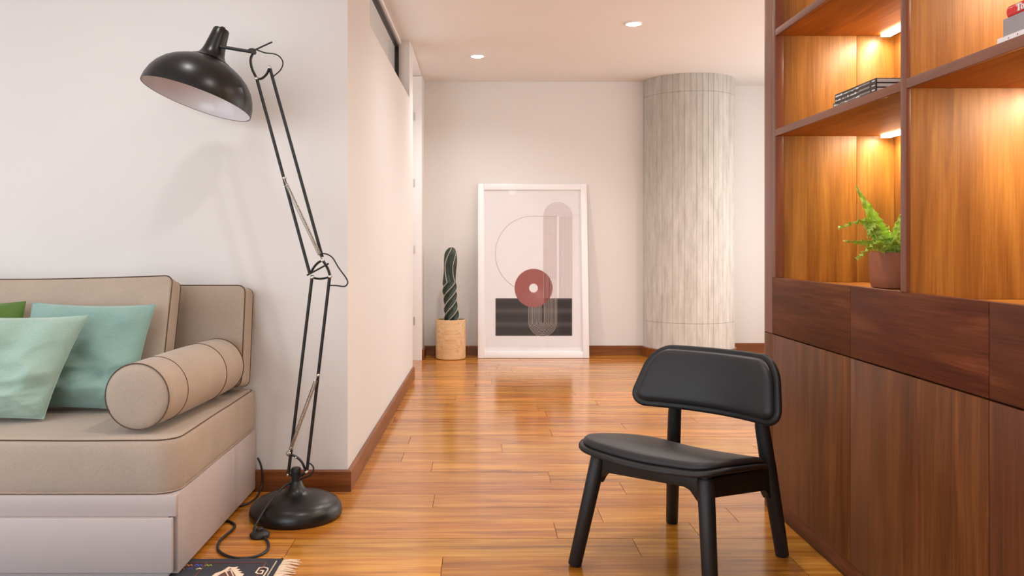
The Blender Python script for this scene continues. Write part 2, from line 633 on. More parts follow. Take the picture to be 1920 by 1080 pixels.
def loft(bm, outline, prof, mapf, rings=6, dome_lo=0.0, dome_hi=0.0):
    """outline (ccw) swept through prof = [(inset, height)...] bottom to top and closed by domed caps; mapf(x, y, h) -> xyz"""
    cx = sum(p[0] for p in outline) / len(outline)
    cy = sum(p[1] for p in outline) / len(outline)
    n = len(outline)

    def ring(pts, h):
        return [bm.verts.new(mapf(p[0], p[1], h)) for p in pts]

    def cap(pts, h, dome):
        rs = []
        for k in range(1, rings):
            s = 1 - k / rings
            w = 1 - s * s
            rs.append(ring([(cx + (p[0] - cx) * s, cy + (p[1] - cy) * s) for p in pts], h + dome * w))
        return rs, bm.verts.new(mapf(cx, cy, h + dome))
    loops = [ring(inset_poly(outline, i), h) for i, h in prof]
    lo, clo = cap(inset_poly(outline, prof[0][0]), prof[0][1], dome_lo)
    hi, chi = cap(inset_poly(outline, prof[-1][0]), prof[-1][1], dome_hi)
    seq = lo[::-1] + loops + hi
    for A, B in zip(seq, seq[1:]):
        for k in range(n):
            bm.faces.new((A[k], A[(k + 1) % n], B[(k + 1) % n], B[k]))
    for k in range(n):
        bm.faces.new((clo, seq[0][(k + 1) % n], seq[0][k]))
        bm.faces.new((chi, seq[-1][k], seq[-1][(k + 1) % n]))
    return bm


def edge_prof(t, r, n=4):
    """rounded edge for a slab of thickness t centred on 0, bottom to top"""
    lo = [(r - r * math.cos(PI / 2 * (1 - k / n)) if False else r * (1 - math.sin(PI / 2 * k / n)), -t / 2 + r * (1 - math.cos(PI / 2 * k / n))) for k in range(n + 1)]
    hi = [(i, -h) for i, h in lo[::-1]]
    return lo + hi


def pt(x, y, d):
    """photo pixel at real distance d in front of the camera -> metres"""
    return Vector(((x - 895) / 1600 * d, d, CAM_H - (y - 457) / 1600 * d))


def fl(x, y, z=0.0):
    d = 1600 * (CAM_H - z) / (y - 457)
    return Vector(((x - 895) / 1600 * d, d, z))


# ------------------------------------------------------------------ setting: floor
fb = NB()
box(fb, -3.7, 3.35, -1.9, 8.0, -0.08, -0.014)
floor = to_obj('floor', fb, M['joint'], kind='structure', smooth=0)
PITCH, Y0 = 0.17, 2.726
known = {3: [-0.17, 1.30], 2: [0.453, 0.941], 1: [0.273, 0.76], 0: [0.526], -1: [-0.11, 1.0], 8: [0.12], 11: [0.80], 4: [-0.6], 5: [1.5], 6: [0.9], 7: [-0.35, 1.2]}
k = math.floor((-1.85 - Y0) / PITCH)
rng = random.Random(3)
while Y0 + k * PITCH < 7.95:
    ya, yb = Y0 + k * PITCH, min(Y0 + (k + 1) * PITCH, 7.99)
    xl = -3.65 if yb < 3.60 else -1.9
    xr = 3.3
    if ya < 1.2:
        cuts = [0.3]
    elif k in known:
        cuts = list(known[k])
        x = cuts[0] - rng.uniform(1.1, 1.8)
        while x > xl + 0.4:
            cuts.append(x)
            x -= rng.uniform(1.1, 1.9)
        x = max(cuts) + rng.uniform(1.1, 1.6)
        while x < xr - 0.4:
            cuts.append(x)
            x += rng.uniform(1.1, 1.9)
    else:
        cuts = []
        x = xl + rng.uniform(0.3, 1.7)
        while x < xr - 0.3:
            cuts.append(x)
            x += rng.uniform(0.8, 1.9)
    xs = [xl] + sorted(cuts) + [xr]
    for a, b in zip(xs, xs[1:]):
        h = rng.uniform(-0.0006, 0.0)
        pb = NB()
        ox, oy = (a + b) / 2, (ya + yb) / 2
        box(pb, a + 0.0009, b - 0.0009, ya + 0.0009, yb - 0.0009, -0.014, h)
        me_o = to_obj('plank', pb, M['floor'], parent=floor, smooth=0)
        # origin to the middle of the plank
        off = Vector((ox, oy, 0)) - floor.location
        me_o.data.transform(Matrix.Translation(-off))
        me_o.location = off
    k += 1

# ------------------------------------------------------------------ setting: walls and ceiling
WL = 3.456      # the wall behind the sofa
FAR = 7.66      # the far wall


def xc(y):      # corridor face of the left wall
    return -0.525 + (0.043 / 2.894) * (y - 3.456)


def struct(name, bm, mat, smooth=0):
    return to_obj(name, bm, mat, kind='structure', smooth=smooth)


b = NB()
prism(b, [(xc(WL), WL), (xc(6.35), 6.35), (xc(6.35) - 0.15, 6.35), (xc(WL) - 0.15, WL)], 0, 2.046)
prism(b, [(xc(WL), WL), (xc(4.08), 4.08), (xc(4.08) - 0.15, 4.08), (xc(WL) - 0.15, WL)], 2.046, CEIL)
prism(b, [(xc(6.10), 6.10), (xc(6.35), 6.35), (xc(6.35) - 0.15, 6.35), (xc(6.10) - 0.15, 6.10)], 2.046, CEIL)
struct('wall_corridor', b, M['wall'])
b = NB(); box(b, -3.6, xc(WL) - 0.15, WL, WL + 0.12, 0, CEIL); struct('wall_left', b, M['wall'])
b = NB(); box(b, -0.62, 1.889, FAR, FAR + 0.12, 0, CEIL); struct('wall_back', b, M['wall'])
b = NB(); box(b, 1.889, 3.3, 7.86, 7.98, 0, CEIL); struct('wall_alcove', b, M['wall'])
b = NB(); box(b, -0.62, -0.476, 7.33, FAR, 0, CEIL); struct('wall_return', b, M['wall'])
b = NB(); box(b, 3.2, 3.3, 3.42, 7.86, 0, CEIL); struct('wall_right', b, M['wall'])
b = NB(); box(b, 1.60, 3.2, 3.32, 3.42, 0, CEIL); struct('wall_divider', b, M['wall'])
b = NB(); box(b, 1.60, 1.70, -1.8, 3.32, 0, CEIL); struct('wall_bookcase', b, M['wall'])
b = NB()
box(b, -3.7, 1.7, -1.9, -1.8, 0, 0.48)
box(b, -3.7, 1.7, -1.9, -1.8, 2.32, CEIL)
box(b, -3.7, -3.18, -1.9, -1.8, 0.48, 2.32)
box(b, -0.32, 1.7, -1.9, -1.8, 0.48, 2.32)
struct('wall_rear', b, M['wall'])
b = NB()
box(b, -3.7, -3.6, -1.8, 3.58, 0, 0.38)
box(b, -3.7, -3.6, -1.8, 3.58, 2.32, CEIL)
box(b, -3.7, -3.6, -1.8, -1.32, 0.38, 2.32)
box(b, -3.7, -3.6, 2.32, 3.58, 0.38, 2.32)
struct('wall_far_left', b, M['wall'])
b = NB(); box(b, -1.95, -1.85, 3.576, 7.86, 0, CEIL); struct('wall_side_room', b, M['wall'])
b = NB(); box(b, -1.95, -0.62, 7.76, 7.86, 0, CEIL); struct('wall_side_room_end', b, M['wall'])
b = NB(); box(b, -3.7, 3.35, -1.9, 8.0, CEIL, CEIL + 0.1); struct('ceiling', b, M['ceiling'])
# fill light added in the unseen side room to brighten the clerestory glass
area_light('daylight_and_fill', (-1.80, 5.3, 1.45), (0, R(-90), 0), 1.6, 3.0, 24, NEUT)

# door lining at the far end of the corridor
jt = NB()
box(jt, -0.60, -0.477, 7.31, 7.329, 0.0, CEIL - 0.018, bev=0.002)
door = struct('door_1', jt, M['white_lacquer'], smooth=35)
hb = NB(); box(hb, -0.62, xc(6.36) + 0.002, 6.352, 7.329, CEIL - 0.016, CEIL - 0.001, bev=0.002)
to_obj('door_head', hb, M['white_lacquer'], parent=door)
for z in (0.34, 0.95, 1.52, 2.09):
    hb = NB()
    tube(hb, [(-0.540, 7.306, z - 0.035), (-0.540, 7.306, z + 0.035)], 0.004, 8)
    to_obj('hinge', hb, M['steel'], parent=door)

# clerestory window in the corridor wall
wn = NB()
gx = 0.088
P = [(xc(4.08) - gx, 4.08), (xc(6.10) - gx, 6.10)]
prism(wn, [(P[0][0], P[0][1]), (P[1][0], P[1][1]), (P[1][0] - 0.006, P[1][1]), (P[0][0] - 0.006, P[0][1])], 2.07, 2.415)
win = struct('window_1', wn, M['glass'])
win.name = 'window_1'


def rail(y0, y1, z0, z1, dx0, dx1, name, mat):
    q = NB()
    prism(q, [(xc(y0) - dx0, y0), (xc(y1) - dx0, y1), (xc(y1) - dx1, y1), (xc(y0) - dx1, y0)], z0, z1, bev=0.002)
    return to_obj(name, q, mat, parent=win)


rail(4.082, 6.098, 2.400, 2.424, 0.074, 0.104, 'window_rail', M['frame_black'])
rail(4.082, 6.098, 2.048, 2.072, 0.074, 0.104, 'window_rail', M['frame_black'])
rail(6.072, 6.098, 2.072, 2.400, 0.074, 0.104, 'window_stile', M['frame_black'])
rail(4.082, 4.106, 2.072, 2.400, 0.074, 0.104, 'window_stile', M['frame_black'])
rail(4.082, 6.098, 2.426, CEIL - 0.001, 0.06, 0.12, 'window_head', M['white_lacquer'])

# baseboards: moulded board with a chamfered top edge
BH, BT = 0.086, 0.016


def baseboard(name, p, q, nx, ny, mat, m0=0.0, m1=0.0):
    """board from p to q on the floor, thickness towards (nx, ny); m0/m1 lengthen the outer face for mitres"""
    p, q = Vector((*p, 0)), Vector((*q, 0))
    d = (q - p).normalized()
    nn = Vector((nx, ny, 0)).normalized()
    sec = [(0.0005, 0.0), (BT, 0.0), (BT, BH - 0.006), (BT - 0.006, BH), (0.0005, BH)]
    bb = NB()
    A = [bb.verts.new(p - d * m0 * s / BT + nn * s + Vector((0, 0, z))) for s, z in sec]
    B = [bb.verts.new(q + d * m1 * s / BT + nn * s + Vector((0, 0, z))) for s, z in sec]
    n = len(sec)
    for i in range(n):
        bb.faces.new((A[i], A[(i + 1) % n], B[(i + 1) % n], B[i]))
    bb.faces.new(A)
    bb.faces.new(B)
    return to_obj(name, bb, mat, kind='structure', smooth=20)


baseboard('baseboard_left', (-3.6, WL), (xc(WL), WL), 0, -1, M['base'], 0, BT)
baseboard('baseboard_corridor', (xc(WL), WL), (xc(6.35), 6.35), 1, -0.015, M['base_y'], BT, 0)
baseboard('baseboard_return', (-0.476, 7.33), (-0.476, FAR), 1, 0, M['base_y'], 0, -BT)
baseboard('baseboard_back', (-0.476, FAR), (1.53, FAR), 0, -1, M['base'], -BT, 0)
baseboard('baseboard_alcove', (2.22, 7.86), (3.2, 7.86), 0, -1, M['base'])

# ------------------------------------------------------------------ concrete column
CX, CY, CR = 1.889, 7.655, 0.402
col = thing('concrete_column', 'round grey concrete column with vertical board marks at the far wall', 'column', (CX, CY, 0))
cb = NB()
NBD = 50
rngc = random.Random(5)
poly = []
for i in range(NBD):
    a0, a1 = 2 * PI * i / NBD, 2 * PI * (i + 1) / NBD
    g = 0.003 / CR
    rr = CR + rngc.uniform(-0.0012, 0.0012)
    poly += [(CX + (CR - 0.003) * math.cos(a0), CY + (CR - 0.003) * math.sin(a0)),
             (CX + rr * math.cos(a0 + g), CY + rr * math.sin(a0 + g)),
             (CX + rr * 1.0008 * math.cos((a0 + a1) / 2), CY + rr * 1.0008 * math.sin((a0 + a1) / 2)),
             (CX + rr * math.cos(a1 - g), CY + rr * math.sin(a1 - g))]
prism(cb, poly, 0.0, 0.318)
to_obj('column_lift', cb, M['concrete'], parent=col, smooth=25)
cb = NB(); prism(cb, poly, 0.320, 2.300); to_obj('column_lift', cb, M['concrete'], parent=col, smooth=25)
cb = NB(); prism(cb, [(CX + (x - CX) * 1.001, CY + (y - CY) * 1.001) for x, y in poly], 2.302, CEIL); to_obj('column_lift', cb, M['concrete'], parent=col, smooth=25)
cb = NB()
lathe(cb, [(CR + 0.002, 0.0), (CR + 0.016, 0.0), (CR + 0.016, BH - 0.006), (CR + 0.010, BH), (CR + 0.002, BH), (CR + 0.002, 0.0)], (CX, CY, 0), seg=64, caps=False)
o = to_obj('column_skirting', cb, M['base'], parent=col)
o['label'] = 'brown wooden skirting around the foot'

# ------------------------------------------------------------------ bookcase wall unit
FX = 1.10               # front plane
YB = 3.25               # start of the rounded corner
CRD = 0.12
bk = thing('bookcase', 'large built-in reddish brown wooden bookcase with drawers, doors and lit open shelves', 'bookcase', (FX, 2.2, 0))


def part(name, mat, parent, fn, label=None, smooth=35):
    q = NB()
    fn(q)
    o = to_obj(name, q, mat, parent=parent, smooth=smooth)
    if label:
        o['label'] = label
    return o


def arc_corner(y_start, xin):
    pts = [(FX, y_start), (FX, YB)]
    for i in range(1, 13):
        a = PI - (PI / 2) * i / 12
        pts.append((FX + CRD + CRD * math.cos(a), YB + CRD * math.sin(a)))
    pts += [(1.58, YB + CRD), (1.58, 3.184), (xin, 3.184), (xin, y_start)]
    return pts[::-1]


part('corner_post', M['cab_post'], bk, lambda q: prism(q, arc_corner(3.182, FX + 0.03), 0.666, CEIL))
part('stile', M['cab_post'], bk, lambda q: box(q, FX, FX + 0.03, 3.150, 3.1815, 0.8755, CEIL, bev=0.001))
part('lower_corner_post', M['cab_v'], bk, lambda q: prism(q, arc_corner(3.182, FX + 0.03), 0.0, 0.663, bev=0.0015))
BAYS = [(2.5195, 3.180), (1.8365, 2.5165), (1.153, 1.8335)]
for (a, c) in BAYS:
    part('drawer', M['cab_h'], bk, lambda q: box(q, FX, FX + 0.022, a, c, 0.6665, 0.875, bev=0.0015))
for (a, c) in BAYS:
    part('door', M['cab_v'], bk, lambda q: box(q, FX, FX + 0.022, a, c, 0.058, 0.6625, bev=0.0015))
part('plinth', M['cab_h'], bk, lambda q: box(q, FX + 0.004, FX + 0.03, 1.15, 3.18, 0.0, 0.0555, bev=0.001))
part('carcass', M['frame_black'], bk, lambda q: box(q, FX + 0.024, 1.58, 1.15, 3.17, 0.01, 0.838))
part('counter', M['cab_shelf'], bk, lambda q: box(q, FX + 0.0225, 1.545, 1.15, 3.172, 0.84, 0.857))
part('back_panel', M['cab_in'], bk, lambda q: box(q, 1.545, 1.58, 1.15, 3.172, 0.858, CEIL))
part('end_panel', M['cab_in'], bk, lambda q: box(q, FX + 0.031, 1.4045, 3.160, 3.1835, 0.858, CEIL, bev=0.0006))
part('end_panel', M['cab_in'], bk, lambda q: box(q, 1.4055, 1.544, 3.160, 3.1835, 0.858, CEIL, bev=0.0006))
part('divider', M['cab_in'], bk, lambda q: box(q, FX + 0.012, 1.544, 2.191, 2.217, 0.858, CEIL))
part('divider_edge', M['cab_post'], bk, lambda q: box(q, FX, FX + 0.0118, 2.189, 2.219, 0.8755, CEIL, bev=0.0012))
part('divider', M['cab_in'], bk, lambda q: box(q, FX, 1.544, 1.15, 1.176, 0.876, CEIL))
for (a, c, zs) in ((2.2195, 3.1495, (1.398, 1.768)), (1.1765, 2.1885, (1.399, 1.768))):
    for z in zs:
        part('shelf', M['cab_shelf'], bk, lambda q: box(q, FX + 0.012, 1.544, a, c, z, z + 0.0228))
        part('shelf_edge', M['cab_edge'], bk, lambda q: box(q, FX, FX + 0.0118, a, c, z - 0.001, z + 0.0238, bev=0.0012))
        part('light_strip', M['led'], bk, lambda q: box(q, 1.478, 1.512, c - 0.40, c - 0.022, z - 0.010, z - 0.0005, bev=0.002), 'glowing light strip')
        area_light('shelf_light', (1.492, c - 0.21, z - 0.013), (0, R(14), 0), 0.03, 0.36, 3.7, LEDC)
    area_light('shelf_light', (1.492, c - 0.13, CEIL - 0.03), (0, R(14), 0), 0.03, 0.20, 5.0, LEDC)

# ------------------------------------------------------------------ books


def book(name, label, group, y0, y1, z0, z1, cover, x0=1.108, w=0.19, round_spine=False, prints=()):
    """a book lying flat, spine towards -X; y0 is its near end"""
    t = thing(name, label, 'book', ((x0 + w / 2), (y0 + y1) / 2, z0), group)
    c = 0.0016
    q = NB()
    if round_spine:
        zc, hh = (z0 + z1) / 2, (z1 - z0) / 2
        prof = [(x0 + w, z0), (x0 + w, z0 + c), (x0 + 0.012, z0 + c), (x0 + 0.012, z1 - c), (x0 + w, z1 - c), (x0 + w, z1), (x0 + 0.008, z1)]
        for i in range(1, 8):
            a = PI / 2 + PI * i / 8
            prof.append((x0 + 0.008 + 0.008 * math.cos(a), zc + hh * math.sin(a)))
        prof.append((x0 + 0.008, z0))
    else:
        prof = [(x0, z0), (x0 + w, z0), (x0 + w, z0 + c), (x0 + 0.003, z0 + c), (x0 + 0.003, z1 - c), (x0 + w, z1 - c), (x0 + w, z1), (x0, z1)]
    prism(q, prof, y0, y1, axis='Y')
    to_obj('cover', q, cover, parent=t)
    q = NB()
    box(q, x0 + (0.0125 if round_spine else 0.0035), x0 + w - 0.003, y0 + 0.0015, y1 - 0.002, z0 + c + 0.0001, z1 - c - 0.0001)
    to_obj('page_block', q, M['pages'], parent=t, smooth=0)
    for (mat, shapes) in prints:
        q = NB()
        for (a, bb, lo, hi) in shapes:
            box(q, x0 - 0.0004, x0 - 0.00005, a, bb, lo, hi)
        o = to_obj('spine_print', q, mat, parent=t, smooth=0, kind='stuff')
    return t


SH = 1.4218
tone = random.Random(11)
for i, lab in enumerate(('black paperback with white spine title, bottom of the stack of three on the lit shelf',
                         'black paperback with white spine title, middle of the stack of three on the lit shelf',
                         'black paperback with white spine title, topmost of the stack of three on the lit shelf')):
    z0 = SH + 0.0002 + i * 0.0128
    z1 = z0 + 0.0126
    ya, yb = 2.368, 2.640 + (0.012 if i == 0 else 0.0)
    sh, sg = [], []
    y = yb - 0.006
    while y > ya + 0.11:          # long pale title block at the far end
        w = tone.uniform(0.006, 0.02)
        (sh if tone.random() < 0.6 else sg).append((y - w, y, z0 + 0.0032, z0 + tone.uniform(0.0058, 0.0085)))
        y -= w + tone.uniform(0.001, 0.004)
    y = ya + 0.105
    while y > ya + 0.04:
        w = tone.uniform(0.003, 0.006)
        sg.append((y - w, y, z0 + 0.0045, z0 + 0.0095))
        y -= w + 0.0012
    sh.append((ya + 0.006, ya + 0.024, z0 + 0.005, z0 + 0.008))
    book('paperback_book', lab, 'paperbacks on the lit shelf', ya, yb, z0, z1, M['book_black'], x0=1.106, w=0.20,
         prints=[(M['print_white'], sh), (M['print_grey'], sg)])
SR = 1.4228
book('hardback_book', 'thin white book at the bottom of the pile on the right shelf', 'books on the right shelf', 1.56, 1.812, SR + 0.0002, SR + 0.0112, M['book_white'], x0=1.104, w=0.22,
     prints=[(M['ink_red'], [(1.742, 1.745, SR + 0.004, SR + 0.007)]), (M['print_grey'], [(1.772, 1.775, SR + 0.003, SR + 0.006)])])
book('hardback_book', 'thick grey book in the middle of the pile on the right shelf', 'books on the right shelf', 1.56, 1.798, SR + 0.0114, SR + 0.049, M['book_grey'], x0=1.108, w=0.21)
red = book('hardback_book', 'red book with white lettering on top of the pile on the right shelf', 'books on the right shelf', 1.56, 1.79, SR + 0.0492, SR + 0.0755, M['book_red'], x0=1.110, w=0.2, round_spine=True)
# white serif lettering on the red spine, read from the far end towards the camera
zt = SR + 0.0492 + 0.0058


def letter(polys, y_off):
    """polys: one outline, or two rings (outer, inner) of a hollow letter, in (along, up)"""
    q = NB()
    f = [[(1.756 - y_off - a, zt + h) for a, h in p] for p in polys]
    if len(f) == 1:
        prism(q, f[0], 1.1085, 1.1112, axis='X')
    else:
        A = [[q.verts.new((xx, p[0], p[1])) for p in ring] for ring in f for xx in (1.1085, 1.1112)]
        n = len(f[0])
        for i in range(n):
            j = (i + 1) % n
            for (m, o_) in ((0, 2), (0, 1), (2, 3), (1, 3)):
                q.faces.new((A[m][i], A[m][j], A[o_][j], A[o_][i]))
    o = to_obj('letter', q, M['print_white'], parent=red, smooth=0)
    o['label'] = 'white serif letter'


letter([[(0, .0104), (.0012, .0104), (.0012, .0130), (.0055, .0134), (.0055, .0014), (.0035, .0014), (.0035, 0), (.0121, 0), (.0121, .0014), (.0101, .0014), (.0101, .0134), (.0144, .0130), (.0144, .0104), (.0156, .0104), (.0156, .0150), (0, .0150)]], 0.0)
letter([[(.0055 + .0055 * math.cos(2 * PI * i / 20), .00525 + .00525 * math.sin(2 * PI * i / 20)) for i in range(20)],
        [(.0055 + .0025 * math.cos(2 * PI * i / 20), .00525 + .0038 * math.sin(2 * PI * i / 20)) for i in range(20)]], 0.0150)
letter([[(0, .0092), (.0013, .0092), (.0013, .002), (.003, 0), (.0068, 0), (.0083, .0012), (.0083, 0), (.0115, 0), (.0115, .0105), (.007, .0105), (.007, .0092), (.0083, .0092), (.0083, .003), (.0062, .0016), (.0045, .003), (.0045, .0105), (0, .0105)]], 0.0262)

# ------------------------------------------------------------------ fern in terracotta pot
PX, PY, PZ = 1.335, 2.735, 0.8572
fern = thing('potted_fern', 'bright green crinkled fern in a small terracotta pot on the lit bookcase counter', 'plant', (PX, PY, PZ))
part('pot', M['terracotta'], fern, lambda q: lathe(q, [(0, 0), (0.060, 0), (0.066, 0.004), (0.072, 0.03), (0.0745, 0.07), (0.0745, 0.113), (0.073, 0.116), (0.069, 0.116), (0.068, 0.112), (0.067, 0.095)], (PX, PY, PZ), seg=40, caps=False))
part('soil', M['soil'], fern, lambda q: lathe(q, [(0.0675, 0.094), (0.05, 0.098), (0.02, 0.1), (0, 0.101)], (PX, PY, PZ), seg=24, caps=False))


def frond(tip, mid, width, base=None, waves=11, amp=0.008, seed=0):
    """wavy-edged strap leaf from the crown through mid to tip"""
    r_ = random.Random(seed)
    base = Vector(base) if base is not None else Vector((PX + r_.uniform(-.015, .015), PY + r_.uniform(-.015, .015), PZ + 0.098))
    path = smooth_path([base, base.lerp(Vector(mid), 0.5) + Vector((0, 0, 0.012)), Vector(mid), Vector(tip)], 24)
    n = len(path)
    q = NB()
    rib = NB()
    rows = []
    side0 = None
    for i, p in enumerate(path):
        t = i / (n - 1)
        d = (path[min(i + 1, n - 1)] - path[max(i - 1, 0)]).normalized()
        if side0 is None:
            view = Vector((-0.35, -0.93, 0.1))
            side0 = d.cross(view).normalized()
        s = (side0 - d * side0.dot(d)).normalized()
        nrm = s.cross(d).normalized()
        w = width * (0.22 + 0.78 * math.sin(PI * t ** 0.85) ** 0.8) * (1 - 0.75 * t ** 5)
        ph = waves * 2 * PI * t
        row = []
        for c in (-1, -0.6, 0, 0.6, 1):
            wob = amp * abs(c) ** 1.5 * math.sin(ph + (1.3 if c > 0 else 0))
            ww = w * (1 + 0.15 * math.sin(ph + (2.0 if c > 0 else 0.4)) * abs(c))
            row.append(p + s * c * ww + nrm * (wob + 0.25 * w * abs(c)))
        rows.append(row)
    top = [[q.verts.new(c) for c in row] for row in rows]
    bot = []
    for i, row in enumerate(rows):
        d = (path[min(i + 1, n - 1)] - path[max(i - 1, 0)]).normalized()
        s = (row[-1] - row[0]).normalized()
        nn = s.cross(d).normalized()
        bot.append([q.verts.new(c - nn * 0.0008) for c in row])
    for i in range(n - 1):
        for j in range(4):
            q.faces.new((top[i][j], top[i][j + 1], top[i + 1][j + 1], top[i + 1][j]))
            q.faces.new((bot[i][j], bot[i + 1][j], bot[i + 1][j + 1], bot[i][j + 1]))
        q.faces.new((top[i][0], top[i + 1][0], bot[i + 1][0], bot[i][0]))
        q.faces.new((top[i][4], bot[i][4], bot[i + 1][4], top[i + 1][4]))
    q.faces.new((top[0][0], bot[0][0], bot[0][1], bot[0][2], bot[0][3], bot[0][4], top[0][4], top[0][3], top[0][2], top[0][1]))
    q.faces.new((top[-1][0], top[-1][1], top[-1][2], top[-1][3], top[-1][4], bot[-1][4], bot[-1][3], bot[-1][2], bot[-1][1], bot[-1][0]))
    lf = to_obj('frond', q, M['leaf'], parent=fern, smooth=60)
    tube(rib, [r[2] + Vector((-0.0003, -0.001, 0.0003)) for r in rows], [0.0022 * (1 - 0.7 * i / (n - 1)) for i in range(n)], 6)
    to_obj('rib', rib, M['leaf_rib'], parent=lf, smooth=60)


frond(pt(1604, 348, 2.66), pt(1640, 412, 2.70), 0.024, seed=1)
frond(pt(1571, 428, 2.60), pt(1620, 413, 2.66), 0.018, base=pt(1655, 470, 2.70), seed=2, amp=0.007)
frond(pt(1581, 452, 2.58), pt(1628, 455, 2.66), 0.015, base=pt(1662, 474, 2.71), seed=3, amp=0.006)
frond(pt(1606, 486, 2.56), pt(1632, 462, 2.62), 0.015, base=pt(1664, 474, 2.70), seed=4, amp=0.008)
frond(pt(1626, 446, 2.62), pt(1636, 424, 2.66), 0.014, base=pt(1656, 470, 2.72), seed=5, amp=0.006)
frond(pt(1697, 384, 2.72), pt(1684, 430, 2.70), 0.019, seed=6)
frond(pt(1666, 424, 2.74), pt(1666, 446, 2.73), 0.017, seed=7, waves=5)
frond(pt(1730, 400, 2.76), pt(1706, 430, 2.74), 0.020, seed=8)
frond(pt(1760, 440, 2.70), pt(1725, 432, 2.70), 0.018, seed=9)
frond(pt(1690, 430, 2.62), pt(1680, 450, 2.66), 0.014, seed=10, waves=5)
frond(pt(1745, 470, 2.62), pt(1720, 448, 2.66), 0.016, seed=11, waves=6)
frond(pt(1700, 420, 2.86), pt(1692, 440, 2.80), 0.018, seed=12, waves=6)

# ------------------------------------------------------------------ sofa: platform, mattress, cushions
SX = -0.893             # right side of the platform
SF, SB = 2.527, 3.435
sb = thing('sofa_base', 'low pale greyish pink painted wooden platform with drawer under the beige mattress', 'sofa base', (-1.9, 3.0, 0))
part('side_panel', M['platform'], sb, lambda q: box(q, SX - 0.022, SX, SF + 0.0197, SB, 0.016, 0.253, bev=0.0015))
part('top_board', M['platform'], sb, lambda q: box(q, -2.9, SX - 0.0225, SF + 0.02, SB, 0.232, 0.2525))
part('front_rail', M['platform'], sb, lambda q: box(q, -2.9, SX, SF, SF + 0.0195, 0.192, 0.253, bev=0.0012))
part('drawer', M['platform'], sb, lambda q: box(q, -1.9, SX - 0.006, SF - 0.016, SF - 0.0005, 0.030, 0.1905, bev=0.0025))
part('drawer', M['platform'], sb, lambda q: box(q, -2.89, -1.903, SF - 0.016, SF - 0.0005, 0.030, 0.1905, bev=0.0025))
part('carcass', M['platform'], sb, lambda q: box(q, -2.89, SX - 0.0225, SF + 0.0002, SB, 0.016, 0.1915))
for (x, y) in ((SX - 0.05, 2.78), (SX - 0.05, 3.40), (-2.8, 2.78), (-2.8, 3.40)):
    part('foot', M['white_lacquer'], sb, lambda q: lathe(q, [(0, 0), (0.016, 0), (0.016, 0.0158), (0, 0.0158)], (x, y, 0), seg=16, caps=False))

# mattress: soft slab with rounded corners and piping top and bottom
mt = thing('mattress', 'thick beige linen seat mattress with piped edges lying on the sofa platform', 'mattress', (-1.9, 3.0, 0.2535))
MO = rrect(1.0, 0.445, [0.03, 0.03, 0.05, 0.07], n=8, cx=-1.898, cy=2.985, edge=24)
MT = 0.165


def mmap(x, y, h):
    s = 1 - max(0, (abs(y - 2.985) - 0.2) / 0.245) ** 2
    bulge = 0.008 * (1 - (2 * (h / MT) - 1) ** 2)
    sgn = 1 if x > -1.9 else -1
    ex = max(0, (abs(x + 1.898) - 0.9) / 0.1)
    ey = -1 if y < 2.985 else 1
    eyw = max(0, (abs(y - 2.985) - 0.35) / 0.095)
    z = 0.2535 + h + (0.004 * noise.noise(Vector((x * 3, y * 3, h * 4))) if h > 0.02 else 0)
    return Vector((x + sgn * bulge * ex, y + ey * bulge * eyw if ey < 0 else y, z))


mprof = [(0.006, 0.0), (0.001, 0.006), (0.0, 0.02), (0, 0.05), (0, 0.085), (0, 0.12), (0.0, 0.145), (0.002, 0.157), (0.010, MT)]
part('cover', M['linen'], mt, lambda q: loft(q, MO, mprof, mmap, rings=14, dome_hi=0.008), smooth=60)
part('piping', M['piping'], mt, lambda q: tube(q, [mmap(x, y, MT - 0.004) for x, y in inset_poly(MO, 0.003)], 0.0020, 6, closed=True), 'dark brown piping')
part('piping', M['piping_light'], mt, lambda q: tube(q, [mmap(x, y, 0.004) for x, y in inset_poly(MO, 0.001)], 0.0022, 6, closed=True))


def box_cushion(name, label, cat, w, h, t, center, lean, puff=0.02, seed=0, group=None, sag=0.0, corner=0.03):
    """upright box cushion in linen; local x width, y thickness, z height; leans back by lean degrees"""
    root = thing(name, label, cat, (center[0], center[1], center[2] - h / 2), group)
    rot = Matrix.Rotation(R(-lean), 4, 'X')
    C = Vector(center)
    out = rrect(w / 2, h / 2, corner, n=6, edge=22)

    def mp(x, z, hh):
        u, v = x / (w / 2), z / (h / 2)
        zz = z - sag * (1 - u * u) * (v if v > 0 else 0)
        n_ = 0.006 * noise.noise(Vector((x * 4 + seed, z * 4, hh * 3)))
        return C + rot @ Vector((x, -hh + n_ * (1 - u * u), zz))
    r = 0.012
    prof = edge_prof(t, r)
    part('cover', M['linen'], root, lambda q: loft(q, out, prof, mp, rings=12, dome_lo=-puff, dome_hi=puff), smooth=60)
    for hh in (t / 2 - 0.004, -t / 2 + 0.004):
        part('piping', M['piping'], root, lambda q: tube(q, [mp(x, z, hh) for x, z in inset_poly(out, 0.001)], 0.0020, 6, closed=True), 'dark brown piping')
    return root


box_cushion('back_cushion', 'plain beige back cushion standing against the wall behind the bolster', 'cushion', 1.1, 0.393, 0.125, (-1.452, 3.352, 0.636), 9, puff=0.012, seed=3, group='beige back cushions of the sofa')
box_cushion('back_cushion', 'wide beige back cushion with dark piping behind the green pillows', 'cushion', 1.3, 0.442, 0.10, (-1.768, 3.118, 0.660), 17, puff=0.02, seed=8, group='beige back cushions of the sofa', sag=0.015)

# bolster
BA, BB_ = Vector((-1.037, 2.595, 0.534)), Vector((-0.980, 3.225, 0.540))
bo = thing('bolster', 'round beige bolster cushion with dark piping rings lying on the mattress', 'bolster', (-1.01, 2.9, 0.427))
bl = (BB_ - BA).length
br = 0.1015


